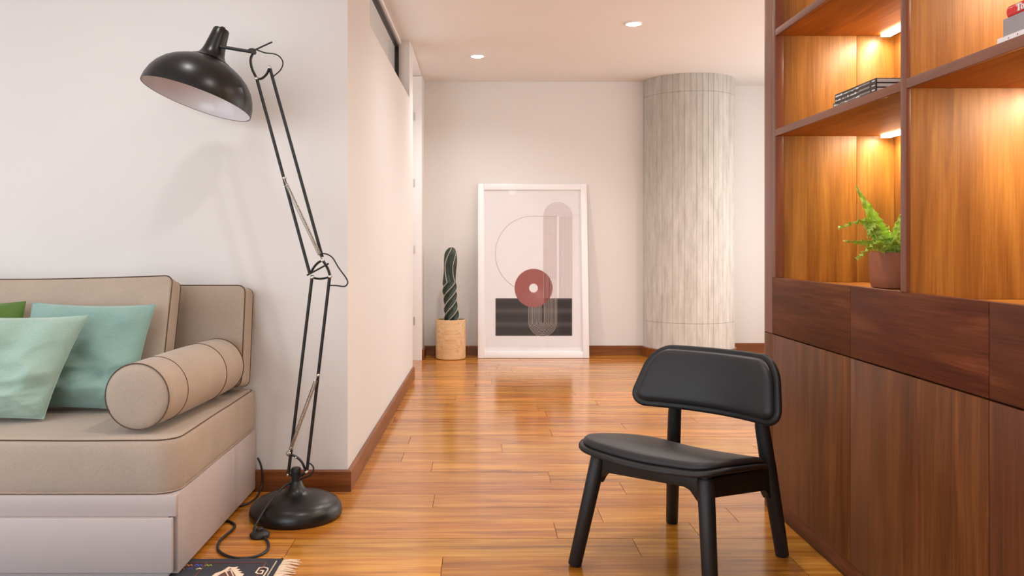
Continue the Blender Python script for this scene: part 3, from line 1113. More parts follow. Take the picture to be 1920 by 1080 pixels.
def bprof():
    p = [(0, -0.010), (0.04, -0.008), (0.075, -0.004), (br - 0.004, 0.003), (br, 0.010)]
    for i in range(1, 20):
        t = i / 20
        p.append((br + 0.0035 * math.sin(PI * t), 0.01 + (bl - 0.02) * t))
    p += [(br, bl - 0.010), (br - 0.004, bl - 0.003), (0.06, bl + 0.003), (0, bl + 0.004)]
    return p


part('cover', M['linen'], bo, lambda q: lathe(q, bprof(), BA, BB_ - BA, seg=48, caps=False), smooth=60)
bax = (BB_ - BA).normalized()
ba_, bb_ = frame_at(bax)
for s, e in ((0.004, 0.0), (0.135, 0.002), (0.455, 0.003), (bl - 0.004, 0.0)):
    part('piping', M['piping'], bo, lambda q: tube(q, [BA + bax * s + (ba_ * math.cos(2 * PI * i / 48) + bb_ * math.sin(2 * PI * i / 48)) * (br + e) for i in range(48)], 0.0019, 6, closed=True), 'dark brown piping')


def pillow(name, label, mat, w, h, t, center, lean, yaw=0, roll=0, shear=0.0, seed=0, group=None, wr=0.024, wz=-0.2):
    """soft square scatter cushion: pinched edges, pointed corners, creases"""
    N = 64
    rot = Matrix.Rotation(R(yaw), 4, 'Z') @ Matrix.Rotation(R(-lean), 4, 'X') @ Matrix.Rotation(R(roll), 4, 'Y')
    C = Vector(center)
    q = NB()

    def P(u, v, s):
        x = u * w / 2 * (1 - 0.05 * (1 - v * v) * abs(u) ** 1.5)
        z = v * h / 2 * (1 - 0.05 * (1 - u * u) * abs(v) ** 1.5)
        th = t / 2 * (max(0, 1 - u ** 4) ** 0.6) * (max(0, 1 - v ** 4) ** 0.6) * (1 - 0.18 * v)
        e = (1 - u ** 6) * (1 - v ** 6)
        lowr = max(0.0, 0.35 - v) / 1.35
        cr = noise.noise(Vector((u * 1.6 + seed, v * 4.2 + u * 1.1, seed))) * wr * 1.2 * lowr + noise.noise(Vector((u * 2.2 + 7, v * 2.2 + seed, 3))) * wr * 0.7
        cr += wr * 0.8 * lowr * math.sin(9 * v + 3.0 * u + 2 * noise.noise(Vector((u * 2, v * 2, seed + 4))))
        fold = noise.noise(Vector((u * 1.3 + seed * 2, v * 3.6 - u * 1.4 + seed, 1.7)))
        cr += wr * 0.55 * (1 - min(1.0, abs(fold) * 5)) * (lowr + 0.12)
        x += shear * v
        return C + rot @ Vector((x, s * (th + (cr * e if s < 0 else 0)), z))
    grid = {}
    for s in (-1, 1):
        for i in range(N + 1):
            for j in range(N + 1):
                if s == 1 and (i in (0, N) or j in (0, N)):
                    grid[s, i, j] = grid[-1, i, j]
                    continue
                u, v = -math.cos(PI * i / N), -math.cos(PI * j / N)
                grid[s, i, j] = q.verts.new(P(u, v, s))
    for s in (-1, 1):
        for i in range(N):
            for j in range(N):
                q.faces.new((grid[s, i, j], grid[s, i + 1, j], grid[s, i + 1, j + 1], grid[s, i, j + 1]))
    rim = [P(-math.cos(PI * i / N), -1, -1) for i in range(N)] + [P(1, -math.cos(PI * i / N), -1) for i in range(N)] + \
          [P(math.cos(PI * i / N), 1, -1) for i in range(N)] + [P(-1, math.cos(PI * i / N), -1) for i in range(N)]
    root = thing(name, label, 'pillow', (C.x, C.y, C.z - h / 2), group)
    to_obj('cover', q, mat, parent=root, smooth=80)
    q = NB()
    tube(q, rim, 0.0022, 6, closed=True)
    to_obj('seam', q, mat, parent=root, smooth=80)
    return root


pillow('scatter_pillow', 'teal green square velvet pillow leaning on the wide back cushion beside the bolster', M['sea2'], 0.43, 0.365, 0.105, (-1.370, 2.955, 0.612), 14, yaw=0, roll=1, shear=0.02, seed=2.3, group='scatter pillows on the sofa')
pillow('scatter_pillow', 'pale seafoam green velvet pillow in front of the others, cut by the left picture edge', M['sea'], 0.45, 0.335, 0.125, (-1.572, 2.782, 0.598), 14, yaw=4, roll=0, shear=0.055, seed=5.1, group='scatter pillows on the sofa', wr=0.030)
pillow('scatter_pillow', 'olive green velvet pillow whose corner shows behind the seafoam pillow', M['olive'], 0.42, 0.36, 0.065, (-1.798, 2.966, 0.614), 14, yaw=0, roll=-2, seed=9.4, group='scatter pillows on the sofa')

# ------------------------------------------------------------------ floor lamp
LD = 3.14
LC = fl(555, 966)
LC = Vector((-0.667, LD, 0))
lamp = thing('floor_lamp', 'tall black articulated floor lamp with big dome shade beside the sofa', 'lamp', LC)


def L(x, y, dd=0.0):
    """point of the lamp's arm plane, dd metres nearer (-) or farther (+)"""
    v = pt(x, y, LD)
    return Vector((v.x, LD + dd, v.z))


part('base', M['black_metal'], lamp, lambda q: lathe(q, [(0, 0), (0.160, 0), (0.166, 0.006), (0.168, 0.020), (0.164, 0.038), (0.152, 0.054), (0.130, 0.066), (0.100, 0.074), (0.066, 0.080), (0.046, 0.088), (0.033, 0.101), (0.025, 0.116), (0.019, 0.130), (0.0, 0.130)], LC, seg=64, caps=False), smooth=50)
part('collar', M['black_rod'], lamp, lambda q: (lathe(q, [(0, 0.1301), (0.0165, 0.1301), (0.0165, 0.158), (0.0185, 0.160), (0.0185, 0.172), (0.015, 0.177), (0, 0.178)], LC, seg=24, caps=False),))
RB = 0.0060


def rod(name, a, c, r=RB, mat='black_rod', seg=10):
    return part(name, M[mat], lamp, lambda q: tube(q, [a, c], r, seg))


def bracket(pts, r, name='bracket', n=8, dd=0.0):
    return part(name, M['black_rod'], lamp, lambda q: tube(q, smooth_path([L(x, y, dd) for x, y in pts], n), r, 10, flat=0.6))


def pin(x, y, dd=-0.012, r=0.0085, knob=False):
    c = L(x, y, 0)
    part('pivot_bolt', M['steel'], lamp, lambda q: lathe(q, [(0, 0.017), (r * 0.6, 0.016), (r, 0.011), (r, 0.004), (r, -0.010), (r * 0.7, -0.013), (0, -0.013)], c, Vector((0, -1, 0)), seg=14, caps=False))


# lower parallel arms
rod('lower_arm', L(541, 889, -0.004), L(586, 516, -0.004))
rod('lower_arm', L(575, 884, 0.004), L(618, 517, 0.004))
# foot bracket
bracket([(541, 889), (553, 893), (564, 892), (575, 884)], 0.0075, n=4)
bracket([(541, 851), (556, 857), (567, 868), (573, 884)], 0.0072)
# knee bracket
bracket([(583, 512), (588, 502), (596, 493), (605, 488)], 0.0075)
bracket([(605, 488), (611, 497), (616, 507), (619, 518)], 0.0085)
bracket([(585, 520), (596, 522.5), (607, 522), (619, 519)], 0.0068)
rod('knee_lever', L(577, 516, -0.014), L(617.5, 494, -0.014), 0.0033)
# upper parallel arms
rod('upper_arm', L(581, 512, -0.004), L(481.5, 146, -0.004))
rod('upper_arm', L(604, 482, 0.004), L(506, 129, 0.004))
# head bracket
bracket([(475, 98), (470, 112), (473, 130), (482, 148)], 0.0078)
bracket([(482, 148), (491, 147), (500, 139), (505, 128)], 0.0072)
rod('shade_arm', L(413, 87.5), L(477, 98), 0.0062)
rod('tilt_lever', L(474, 97.5, -0.012), L(512, 80, -0.012), 0.0030)
part('tilt_joint', M['black_rod'], lamp, lambda q: lathe(q, [(0, 0.016), (0.009, 0.015), (0.010, 0.0), (0.009, -0.012), (0, -0.013)], L(475, 97), Vector((0, -1, 0)), seg=14, caps=False))
for (x, y) in ((541, 889), (575, 884), (586, 520), (619, 518.5), (605, 488), (482, 148), (505.5, 127), (555, 857)):
    pin(x, y, r=0.0062 if (x, y) != (555, 857) else 0.004)
pin(542, 849.5, r=0.0095)
pin(533.5, 334, r=0.006)


def spring(a, c, r0=0.0062, turns=60):
    q = NB()
    ax = (c - a)
    ln = ax.length
    ax.normalize()
    e1, e2 = frame_at(ax)
    s0, s1 = 0.06, 0.94
    n = turns * 8
    pts = [a]
    for i in range(n + 1):
        t = i / n
        ang = 2 * PI * turns * t
        pts.append(a + ax * ln * (s0 + (s1 - s0) * t) + (e1 * math.cos(ang) + e2 * math.sin(ang)) * r0)
    pts.append(c)
    tube(q, pts, 0.0016, 5)
    return to_obj('spring', q, M['steel'], parent=lamp, smooth=60)


spring(L(534, 336, -0.016), L(605, 486, -0.016))
spring(L(543, 850, -0.016), L(597, 703, -0.016))
pin(597, 703, r=0.0055)

# shade
AX = Vector((0.29, 0.135, 0.947)).normalized()
SC = L(368, 187)
outer = [(0.2035, 0.0), (0.2035, 0.008), (0.201, 0.028), (0.193, 0.055), (0.178, 0.083), (0.156, 0.109), (0.128, 0.130), (0.098, 0.146), (0.073, 0.156)]
inner = [(r - 0.003, h - (0.002 if i else -0.001)) for i, (r, h) in enumerate(outer)]


def shade_mesh(q):
    prof = outer + [(0.066, 0.159), (0.058, 0.161)]
    lathe(q, prof + [(0.055, 0.156)] + [(r, h) for r, h in inner[::-1]] + [outer[0]], SC, AX, seg=72, caps=False)


sh = part('shade', M['black_metal'], lamp, shade_mesh, smooth=50)
o = part('shade_lining', M['lining'], lamp, lambda q: lathe(q, [(r - 0.0008, h) for r, h in inner] + [(0.05, 0.153), (0, 0.155)], SC, AX, seg=72, caps=False), 'white inside of the shade', smooth=60)
part('shade_neck', M['black_metal'], lamp, lambda q: lathe(q, [(0.074, 0.1575), (0.062, 0.163), (0.050, 0.173), (0.043, 0.187), (0.039, 0.205), (0.036, 0.228), (0.0325, 0.255), (0.030, 0.279), (0.027, 0.283), (0, 0.284)], SC, AX, seg=40, caps=False), smooth=50)
part('switch_knob', M['black_rod'], lamp, lambda q: lathe(q, [(0.010, 0.284), (0.010, 0.289), (0.0075, 0.292), (0, 0.292)], SC + Vector((0.003, 0, 0)), AX, seg=16, caps=False))
# lamp socket and bulb, deep in the shade
part('bulb', M['white_lacquer'], lamp, lambda q: lathe(q, [(0, 0.07), (0.018, 0.074), (0.029, 0.09), (0.027, 0.108), (0.016, 0.128), (0.014, 0.150), (0, 0.150)], SC, AX, seg=24, caps=False))
# small printed mark inside the rim
mk = NB()
e1 = Vector((-1, 0, 0)); e1 = (e1 - AX * e1.dot(AX)).normalized()
e2 = AX.cross(e1).normalized()
for rr, h, w in ((0.1965, 0.020, 0.10), (0.194, 0.030, 0.16), (0.191, 0.038, 0.07)):
    pts = []
    for i in range(14):
        a = R(38) + w * (i / 13 - 0.5) * 1.2
        pts.append(SC + AX * (h + 0.003 * math.sin(i * 2.3)) + (e1 * math.cos(a) + e2 * math.sin(a)) * (rr - 0.0008))
    tube(mk, pts, 0.0012, 5)
to_obj('printed_mark', mk, M['black_rod'], parent=lamp)

# cables of the lamp


def cable(pts, r, name='cable', n=8):
    return part(name, M['rubber'], lamp, lambda q: tube(q, smooth_path(pts, n), r, 8), smooth=60)


cable([L(462, 96), L(470, 91.5), L(480, 93), L(497, 99), (L(514, 101)), L(525, 107), L(530.5, 118), L(526, 131), L(513, 143)], 0.0024)
cable([L(605, 475), L(614, 477), L(624, 484), L(635, 502), L(648, 520), L(652, 530), L(646, 537), L(632, 535.5), L(619, 535)], 0.0026)
cable([L(579, 868), L(585, 872), L(588, 880), L(582, 891), L(568, 897, 0.004), L(560, 902, 0.010)], 0.0030)
SWC = fl(487, 1007)
cable([L(547, 903, -0.012), pt(534, 911, 3.115), pt(519, 925, 3.08), pt(505, 944, 3.04) + Vector((0, 0, 0.004)), pt(491, 964, 3.0), pt(480, 983, 2.955), pt(476, 993, 2.935), SWC + Vector((-0.014, 0.012, 0.016))], 0.0042)
cable([SWC + Vector((0.018, -0.02, 0.008))] + [fl(x, y, 0.005) for x, y in ((503, 1018), (501, 1031), (484, 1042), (455, 1047), (428, 1043), (410, 1032), (410, 1018), (422, 1005), (437, 992), (440, 984), (431, 978), (418, 976))], 0.0045)
sw = part('foot_switch', M['rubber'], lamp, lambda q: lathe(q, [(0, 0.0), (0.030, 0.0), (0.034, 0.006), (0.033, 0.013), (0.025, 0.020), (0.012, 0.023), (0, 0.023)], SWC, seg=32, caps=False))
part('button', M['rubber'], sw, lambda q: lathe(q, [(0.0125, 0.022), (0.0125, 0.030), (0.010, 0.033), (0, 0.033)], SWC, seg=20, caps=False))
# flex that hangs behind the sofa
q = NB()
tube(q, smooth_path([pt(483, 858, 3.438), pt(489, 872, 3.433), pt(492, 892, 3.43), pt(490, 912, 3.42), pt(483, 930, 3.37) , fl(472, 940, 0.005), fl(459, 946, 0.005), fl(440, 950, 0.005)], 8), 0.0040, 8)
tag(to_obj('power_cord', q, M['rubber'], smooth=60), 'black power cord coming out from behind the sofa platform by the baseboard', 'cord')

# ------------------------------------------------------------------ lounge chair
CO = Vector((0.6575, 2.6945, 0))
U = Vector((0.693, -0.721, 0))
F = Vector((-0.721, -0.693, 0))
chair = thing('lounge_chair', 'low black lounge chair with padded leather seat and curved padded backrest', 'chair', CO)


def CW(u, f, z):
    return CO + U * u + F * f + Vector((0, 0, z))


LR = 0.0215


def leg(pts, rs):
    part('leg', M['chair_wood'], chair, lambda q: tube(q, [CW(*p) for p in pts], rs, 20), smooth=50)


leg([(-0.2165, 0.285, 0.0), (-0.216, 0.284, 0.004), (-0.170, 0.225, 0.330), (-0.169, 0.224, 0.338)], [LR - 0.003, LR - 0.0005, LR + 0.003, LR])
leg([(0.247, 0.262, 0.0), (0.2465, 0.261, 0.004), (0.200, 0.212, 0.330), (0.199, 0.211, 0.338)], [LR - 0.003, LR - 0.0005, LR + 0.003, LR])
leg([(-0.2355, -0.2825, 0.0), (-0.235, -0.282, 0.004), (-0.185, -0.215, 0.28), (-0.165, -0.192, 0.42), (-0.158, -0.190, 0.50)], [LR - 0.003, LR - 0.0005, LR + 0.002, LR + 0.001, LR - 0.004])
leg([(0.193, -0.259, 0.0), (0.1925, -0.258, 0.004), (0.170, -0.213, 0.28), (0.158, -0.192, 0.42), (0.156, -0.190, 0.50)], [LR - 0.003, LR - 0.0005, LR + 0.003, LR + 0.001, LR - 0.004])


def zseat(u, f):
    dish = 0.013 * (1 - (u / 0.24) ** 2) * min(1.0, max(0.25, (0.26 - f) / 0.38))
    t = max(0.0, (f + 0.185) / 0.385)
    return 0.299 + 0.075 * t ** 0.64 - 2.2 * max(0.0, f - 0.17) ** 2 - dish


def seat_out(g=0.0):
    """seat outline in (u, f): wide rounded front, narrower back"""
    ctrl = [(-0.262 + g, 0.12), (-0.258 + g, 0.20), (-0.215 + g * .7, 0.258 - g * .7), (-0.11, 0.278 - g), (0, 0.284 - g), (0.11, 0.278 - g), (0.215 - g * .7, 0.258 - g * .7), (0.258 - g, 0.20), (0.262 - g, 0.12),
            (0.245 - g, -0.02), (0.212 - g, -0.13), (0.180 - g, -0.165 + g * .8), (0.10, -0.176 + g), (0, -0.178 + g), (-0.10, -0.176 + g), (-0.180 + g, -0.165 + g * .8), (-0.212 + g, -0.13), (-0.245 + g, -0.02)]
    P3 = [Vector((a, c, 0)) for a, c in ctrl]
    n = len(P3)
    out = []
    for i in range(n):
        a, b2, c, d = P3[i - 1], P3[i], P3[(i + 1) % n], P3[(i + 2) % n]
        for k2 in range(4):
            t = k2 / 4
            v = 0.5 * ((2 * b2) + (c - a) * t + (2 * a - 5 * b2 + 4 * c - d) * t * t + (-a + 3 * b2 - 3 * c + d) * t ** 3)
            out.append((v.x, v.y))
    return out[::-1]


part('seat_shell', M['chair_wood'], chair, lambda q: loft(q, seat_out(), edge_prof(0.016, 0.0075), lambda x, y, h: CW(x, y, zseat(x, y) - 0.006 + h), rings=8), smooth=60)
part('seat_pad', M['leather'], chair, lambda q: loft(q, seat_out(0.016), [(0.004, 0.0), (0.0005, 0.002), (0, 0.006), (0.002, 0.011), (0.007, 0.0155), (0.014, 0.018)], lambda x, y, h: CW(x, y, zseat(x, y) + 0.0025 + h), rings=8, dome_hi=0.004), smooth=60)


def rail_c(a, c, h0, h1, th=0.024, g0=0.05, g1=0.05):
    """chair rail between two points (u, f, ztop) with gussets under both ends"""
    q = NB()
    A, C = CW(*a), CW(*c)
    d = (C - A)
    ln = math.hypot(d.x, d.y)
    nrm = Vector((-d.y, d.x, 0)).normalized() * th / 2
    sec = [(0.0, 0.0), (0.0, -h0 - g0 * 0.85), (g0 * 0.25, -h0 - g0 * 0.85), (g0 * 0.9, -h0 - 0.006), (g0 * 1.3, -h0), (ln - g1 * 1.3, -h1), (ln - g1 * 0.9, -h1 - 0.006), (ln - g1 * 0.25, -h1 - g1 * 0.85), (ln, -h1 - g1 * 0.85), (ln, 0.0)]
    lo, hi = [], []
    for s, z in sec:
        p = A.lerp(C, s / ln)
        lo.append(q.verts.new(p + Vector((0, 0, z)) - nrm))
        hi.append(q.verts.new(p + Vector((0, 0, z)) + nrm))
    n = len(sec)
    q.faces.new(lo)
    q.faces.new(hi[::-1])
    for i in range(n):
        q.faces.new((lo[i], lo[(i + 1) % n], hi[(i + 1) % n], hi[i]))
    bmesh.ops.recalc_face_normals(q, faces=q.faces[:])
    bmesh.ops.bevel(q, geom=[e for e in q.edges if e.calc_face_angle(0) > R(40)], offset=0.003, segments=2, affect='EDGES', profile=0.5)
    to_obj('seat_rail', q, M['chair_wood'], parent=chair, smooth=35)


rail_c((-0.168, 0.222, 0.338), (0.198, 0.209, 0.338), 0.044, 0.034, g0=0.03, g1=0.05)
rail_c((0.199, 0.209, 0.338), (0.168, -0.208, 0.290), 0.055, 0.070, g0=0.0001, g1=0.035)
rail_c((-0.169, 0.222, 0.338), (-0.182, -0.210, 0.290), 0.055, 0.070, g0=0.03, g1=0.035)
rail_c((-0.182, -0.210, 0.285), (0.168, -0.210, 0.285), 0.055, 0.055, g0=0.02, g1=0.02)
# front corner blocks that carry the seat shell
for (u, f) in ((-0.169, 0.222), (0.199, 0.210)):
    part('seat_block', M['chair_wood'], chair, lambda q: tube(q, [CW(u, f, 0.330), CW(u * 0.97, f * 0.98, zseat(u, f) - 0.010)], 0.019, 14))

# curved backrest
BZ = 0.548


def back_map(x, z, h):
    a = x / 0.26
    lean = 0.30
    f = -0.176 + 0.062 * a * a - lean * z + 0.0
    # thickness along the local normal (approximately forward, turned by the curvature)
    sl = 2 * 0.062 * a / 0.26
    nn = Vector((-sl, 1.0)).normalized()
    return CW(x + nn.x * h, f + nn.y * h, BZ + z + lean * h * 0.8)


BO = [(x * (1.0 - 0.10 * (z / 0.104)) if True else x, z) for x, z in rrect(0.258, 0.104, [0.075, 0.075, 0.062, 0.062], n=9, edge=12)]
part('backrest_shell', M['chair_wood'], chair, lambda q: loft(q, BO, edge_prof(0.018, 0.0085), back_map, rings=8), smooth=60)
BP = inset_poly(BO, 0.016)
part('backrest_pad', M['leather'], chair, lambda q: loft(q, BP, [(0.004, 0.0088), (0.0, 0.011), (0, 0.017), (0.003, 0.023), (0.009, 0.028), (0.017, 0.0305)], back_map, rings=8, dome_hi=0.004), smooth=60)

# ------------------------------------------------------------------ framed print leaning on the far wall
FD0, FD1 = 7.455, 7.635      # distance of the front face at the floor and at the top
pr = thing('framed_print', 'large white framed abstract poster leaning against the far wall', 'picture', (0.50, 7.47, 0.0))
FH = 1.545
th = math.atan2(FD1 - FD0, 1.53)
fx0, fx1 = 0.005, 0.978


def FP(x, s, n=0.0):
    """frame plane: x across, s up the leaning face, n outwards"""
    return Vector((x, FD0 + s * math.sin(th) - n * math.cos(th), 0.002 + s * math.cos(th) + n * math.sin(th)))


def slab(q, x0, x1, s0, s1, n0, n1, bev=0.0):
    b2 = bmesh.new()
    box(b2, x0, x1, s0, s1, n0, n1, bev=bev)
    for v in b2.verts:
        v.co = FP(v.co.x, v.co.y, v.co.z)
    merge(q, b2)


RW = 0.054
part('frame_rail', M['white_lacquer'], pr, lambda q: slab(q, fx0, fx0 + RW, 0.0, FH, -0.022, 0.0, 0.002))
part('frame_rail', M['white_lacquer'], pr, lambda q: slab(q, fx1 - RW, fx1, 0.0, FH, -0.022, 0.0, 0.002))
part('frame_rail', M['white_lacquer'], pr, lambda q: slab(q, fx0 + RW + 0.0004, fx1 - RW - 0.0004, 0.0, RW, -0.022, 0.0, 0.002))
part('frame_rail', M['white_lacquer'], pr, lambda q: slab(q, fx0 + RW + 0.0004, fx1 - RW - 0.0004, FH - RW, FH, -0.022, 0.0, 0.002))
part('backing_board', M['white_lacquer'], pr, lambda q: slab(q, fx0 + RW, fx1 - RW, RW, FH - RW, -0.020, -0.016))


def sheet_mesh(q):
    nx, ns = 26, 40
    x0, x1, s0, s1 = fx0 + RW + 0.012, fx1 - RW - 0.012, RW + 0.040, FH - RW - 0.004
    g = [[q.verts.new(FP(x0 + (x1 - x0) * i / nx, s0 + (s1 - s0) * j / ns, -0.0152 + 0.0006 * noise.noise(Vector((i * 0.35, j * 0.9, 1))))) for j in range(ns + 1)] for i in range(nx + 1)]
    for i in range(nx):
        for j in range(ns):
            q.faces.new((g[i][j], g[i + 1][j], g[i + 1][j + 1], g[i][j + 1]))


sheet = part('print_sheet', M['paper'], pr, sheet_mesh, smooth=180)


def zp(zx, zy):
    """position of a mark on the sheet measured in the photo -> (x across, s up)"""
    x, y = 900 + zx / 3.6, 370 + zy / 3.6
    s = (671.5 - y) / 1600 * 7.5 / math.cos(th)
    d = FD0 + s * math.sin(th)
    s = (671.5 - y) / 1600 * d / math.cos(th) * 1.0
    return ((x - 895) / 1600 * d, s)


def flat(q, pts, n):
    q.faces.new([q.verts.new(FP(x, s, n)) for x, s in pts])


def strip(q, pts, w, n):
    """constant-width line through the points on the sheet"""
    L_, R_ = [], []
    m = len(pts)
    for i, p in enumerate(pts):
        a = Vector(pts[max(i - 1, 0)])
        c = Vector(pts[min(i + 1, m - 1)])
        d = (c - a).normalized()
        nn = Vector((-d.y, d.x)) * w / 2
        L_.append(q.verts.new(FP(p[0] + nn.x, p[1] + nn.y, n)))
        R_.append(q.verts.new(FP(p[0] - nn.x, p[1] - nn.y, n)))
    for i in range(m - 1):
        q.faces.new((L_[i], L_[i + 1], R_[i + 1], R_[i]))


def ink(name, mat, fn):
    q = NB()
    fn(q)
    return to_obj(name, q, mat, parent=sheet, smooth=0) if False else to_obj(name, q, mat, parent=pr, smooth=0)


N0 = -0.0140
ink('printed_rectangle', M['ink_black'], lambda q: flat(q, [zp(105, 688), zp(105, 938), zp(623, 938), zp(623, 688)], N0))


def disc(q):
    o_ = [zp(362 + 128 * math.cos(2 * PI * i / 64), 620 + 128 * math.sin(2 * PI * i / 64)) for i in range(64)]
    i_ = [zp(362 + 30 * math.cos(2 * PI * i / 64), 620 + 30 * math.sin(2 * PI * i / 64)) for i in range(64)]
    A = [q.verts.new(FP(x, s, N0 + 0.0008)) for x, s in o_]
    B = [q.verts.new(FP(x, s, N0 + 0.0008)) for x, s in i_]
    for i in range(64):
        q.faces.new((A[i], A[(i + 1) % 64], B[(i + 1) % 64], B[i]))


ink('printed_disc', M['ink_red'], disc)


def seg_dark(q):
    a0 = math.acos((432 - 362) / 128)
    pts = [zp(362 + 128 * math.cos(-a0 + 2 * a0 * i / 20), 620 + 128 * math.sin(-a0 + 2 * a0 * i / 20)) for i in range(21)]
    flat(q, pts, N0 + 0.0011)


ink('printed_segment', M['ink_dark_red'], seg_dark)
ink('printed_tint', M['ink_tint'], lambda q: (flat(q, [zp(537, 145), zp(537, 688), zp(620, 688), zp(620, 145)], N0), flat(q, [zp(431, 145), zp(431, 560), zp(516, 560), zp(516, 145)], N0)))


def big_arc(q):
    pts = [zp(518, 142)] + [zp(355 - 251 * math.sin(R(a)), 392 - 251 * math.cos(R(a))) for a in range(0, 152, 3)]
    strip(q, pts, 0.0034, N0 + 0.0004)


ink('printed_arc', M['ink_line'], big_arc)


def arch(q):
    for i in range(11):
        r = 10 + 8.5 * i
        pts = [zp(527 - r, 686)] + [zp(527 - r * math.cos(PI * k2 / 24), 145 - r * math.sin(PI * k2 / 24)) for k2 in range(25)] + [zp(527 + r, 686)]
        strip(q, pts, 0.0024, N0 + 0.0014)


ink('printed_arch', M['ink_line'], arch)


def ubend(q):
    for i in range(11):
        r = 10 + 8.5 * i
        xl = 424 - r
        dy = 620 + math.sqrt(max(0, 128 ** 2 - (xl - 362) ** 2)) if abs(xl - 362) < 128 else 690
        pts = [zp(xl, dy)] + [zp(424 - r * math.cos(PI * k2 / 24), 845 + r * math.sin(PI * k2 / 24)) for k2 in range(25)] + [zp(424 + r, 690)]
        strip(q, pts, 0.0026, N0 + 0.0004)


ink('printed_bend', M['ink_cream'], ubend)
part('glass', M['glass'], pr, lambda q: slab(q, fx0 + RW - 0.002, fx1 - RW + 0.002, RW - 0.002, FH - RW + 0.002, -0.0072, -0.0052))

# ------------------------------------------------------------------ cactus
KX, KY = -0.232, 7.435
cac = thing('potted_cactus', 'tall twisted dark green cactus in a cream cylindrical pot on the floor', 'plant', (KX, KY, 0))
part('pot', M['pot_wood'], cac, lambda q: lathe(q, [(0, 0), (0.118, 0), (0.127, 0.006), (0.130, 0.018), (0.130, 0.336), (0.129, 0.342), (0.122, 0.342), (0.120, 0.336), (0.119, 0.30)], (KX, KY, 0.001), seg=56, caps=False))
part('soil', M['soil'], cac, lambda q: lathe(q, [(0.1195, 0.303), (0.08, 0.308), (0.0, 0.312)], (KX, KY, 0.001), seg=32, caps=False))


def ctwist(z):
    if z < 0.36:
        return 2 * PI * z / 0.40
    t = z - 0.36
    return 2 * PI * 0.36 / 0.40 + 1.1 * math.sin(min(t, 0.30) / 0.30 * PI * 1.05) * -0.55 + 0.9 * t


CT = 0.665
KB = 0.305


def cpt(phi, z, lift=0.0):
    """surface of the twisted column: five rounded ribs"""
    t = z / CT
    Rm = 0.064 * (1.0 - 0.16 * t) * (1 + 0.05 * math.sin(z * 26))
    end = 1.0 if t < 0.90 else math.sqrt(max(0.0, 1 - ((t - 0.90) / 0.10) ** 2))
    c = math.cos(5 * (phi - ctwist(z)) / 2)
    amp = 0.74 + 0.26 * abs(c) ** 0.75
    r = Rm * amp * end + lift
    cx = KX + 0.004 + 0.012 * math.sin(z * 7 + 2.2) - 0.004 * t
    return Vector((cx + r * math.cos(phi), KY + r * math.sin(phi), KB + z))


def cactus_mesh(q):
    NP, NZ = 80, 90
    rows = [[q.verts.new(cpt(2 * PI * i / NP, CT * (1 - (1 - j / NZ) ** 1.15) if j < NZ else CT * 0.9999)) for i in range(NP)] for j in range(NZ + 1)]
    for j in range(NZ):
        for i in range(NP):
            q.faces.new((rows[j][i], rows[j][(i + 1) % NP], rows[j + 1][(i + 1) % NP], rows[j + 1][i]))
    q.faces.new(rows[-1])


part('stem', M['cactus'], cac, cactus_mesh, smooth=70)
for kk in range(5):
    q = NB()
    pts = []
    for j in range(100):
        z = CT * j / 100
        pts.append(cpt(ctwist(z) + 2 * PI * kk / 5, z, 0.0005))
    tube(q, pts, 0.0030, 5)
    rs = random.Random(kk)
    for j in range(2, 99, 3):
        p = pts[j]
        out = Vector((p.x - KX, p.y - KY, 0)).normalized()
        for s in (-0.7, 0, 0.7):
            dv = (out + Vector((-out.y, out.x, 0)) * s + Vector((0, 0, rs.uniform(-0.3, 0.3)))).normalized()
            tube(q, [p, p + dv * 0.010], [0.0012, 0.0004], 3)
    to_obj('spine_ridge', q, M['spine'], parent=cac, smooth=50)

# ------------------------------------------------------------------ rug
rg = thing('rug', 'navy patterned wool rug with cream fringe on the floor in front of the sofa', 'rug', (-1.4, 2.1, 0))
RY, RX = 2.690, -0.615
rr_ = random.Random(4)
edge = [(RX + rr_.uniform(-.003, .003), 1.35 + (RY - 1.35) * i / 20) for i in range(21)]
tope = [(RX - (RX + 2.3) * i / 60 if False else RX - 1.67 * i / 60, RY + rr_.uniform(-.004, .003)) for i in range(1, 61)]
polyr = [(-2.3, 1.35)] + edge + tope
part('field', M['rug'], rg, lambda q: prism(q, polyr, 0.0005, 0.0075))


def fpl(zx, zy):
    v = fl(320 + zx / 7.385, 1000 + zy / 7.385, 0.0078)
    return (v.x, v.y)


def rug_strip(q, pts, w, z0=0.0072, z1=0.0088):
    m = len(pts)
    for i in range(m - 1):
        a, c = Vector(pts[i]), Vector(pts[i + 1])
        d = (c - a).normalized()
        n = Vector((-d.y, d.x)) * w / 2
        e = d * w * 0.35
        prism(q, [tuple(a - e - n), tuple(c + e - n), tuple(c + e + n), tuple(a - e + n)], z0, z1 + 0.00005 * i)


def motif(name, mat, fn):
    q = NB()
    fn(q)
    to_obj(name, q, M[mat], parent=rg, smooth=0)


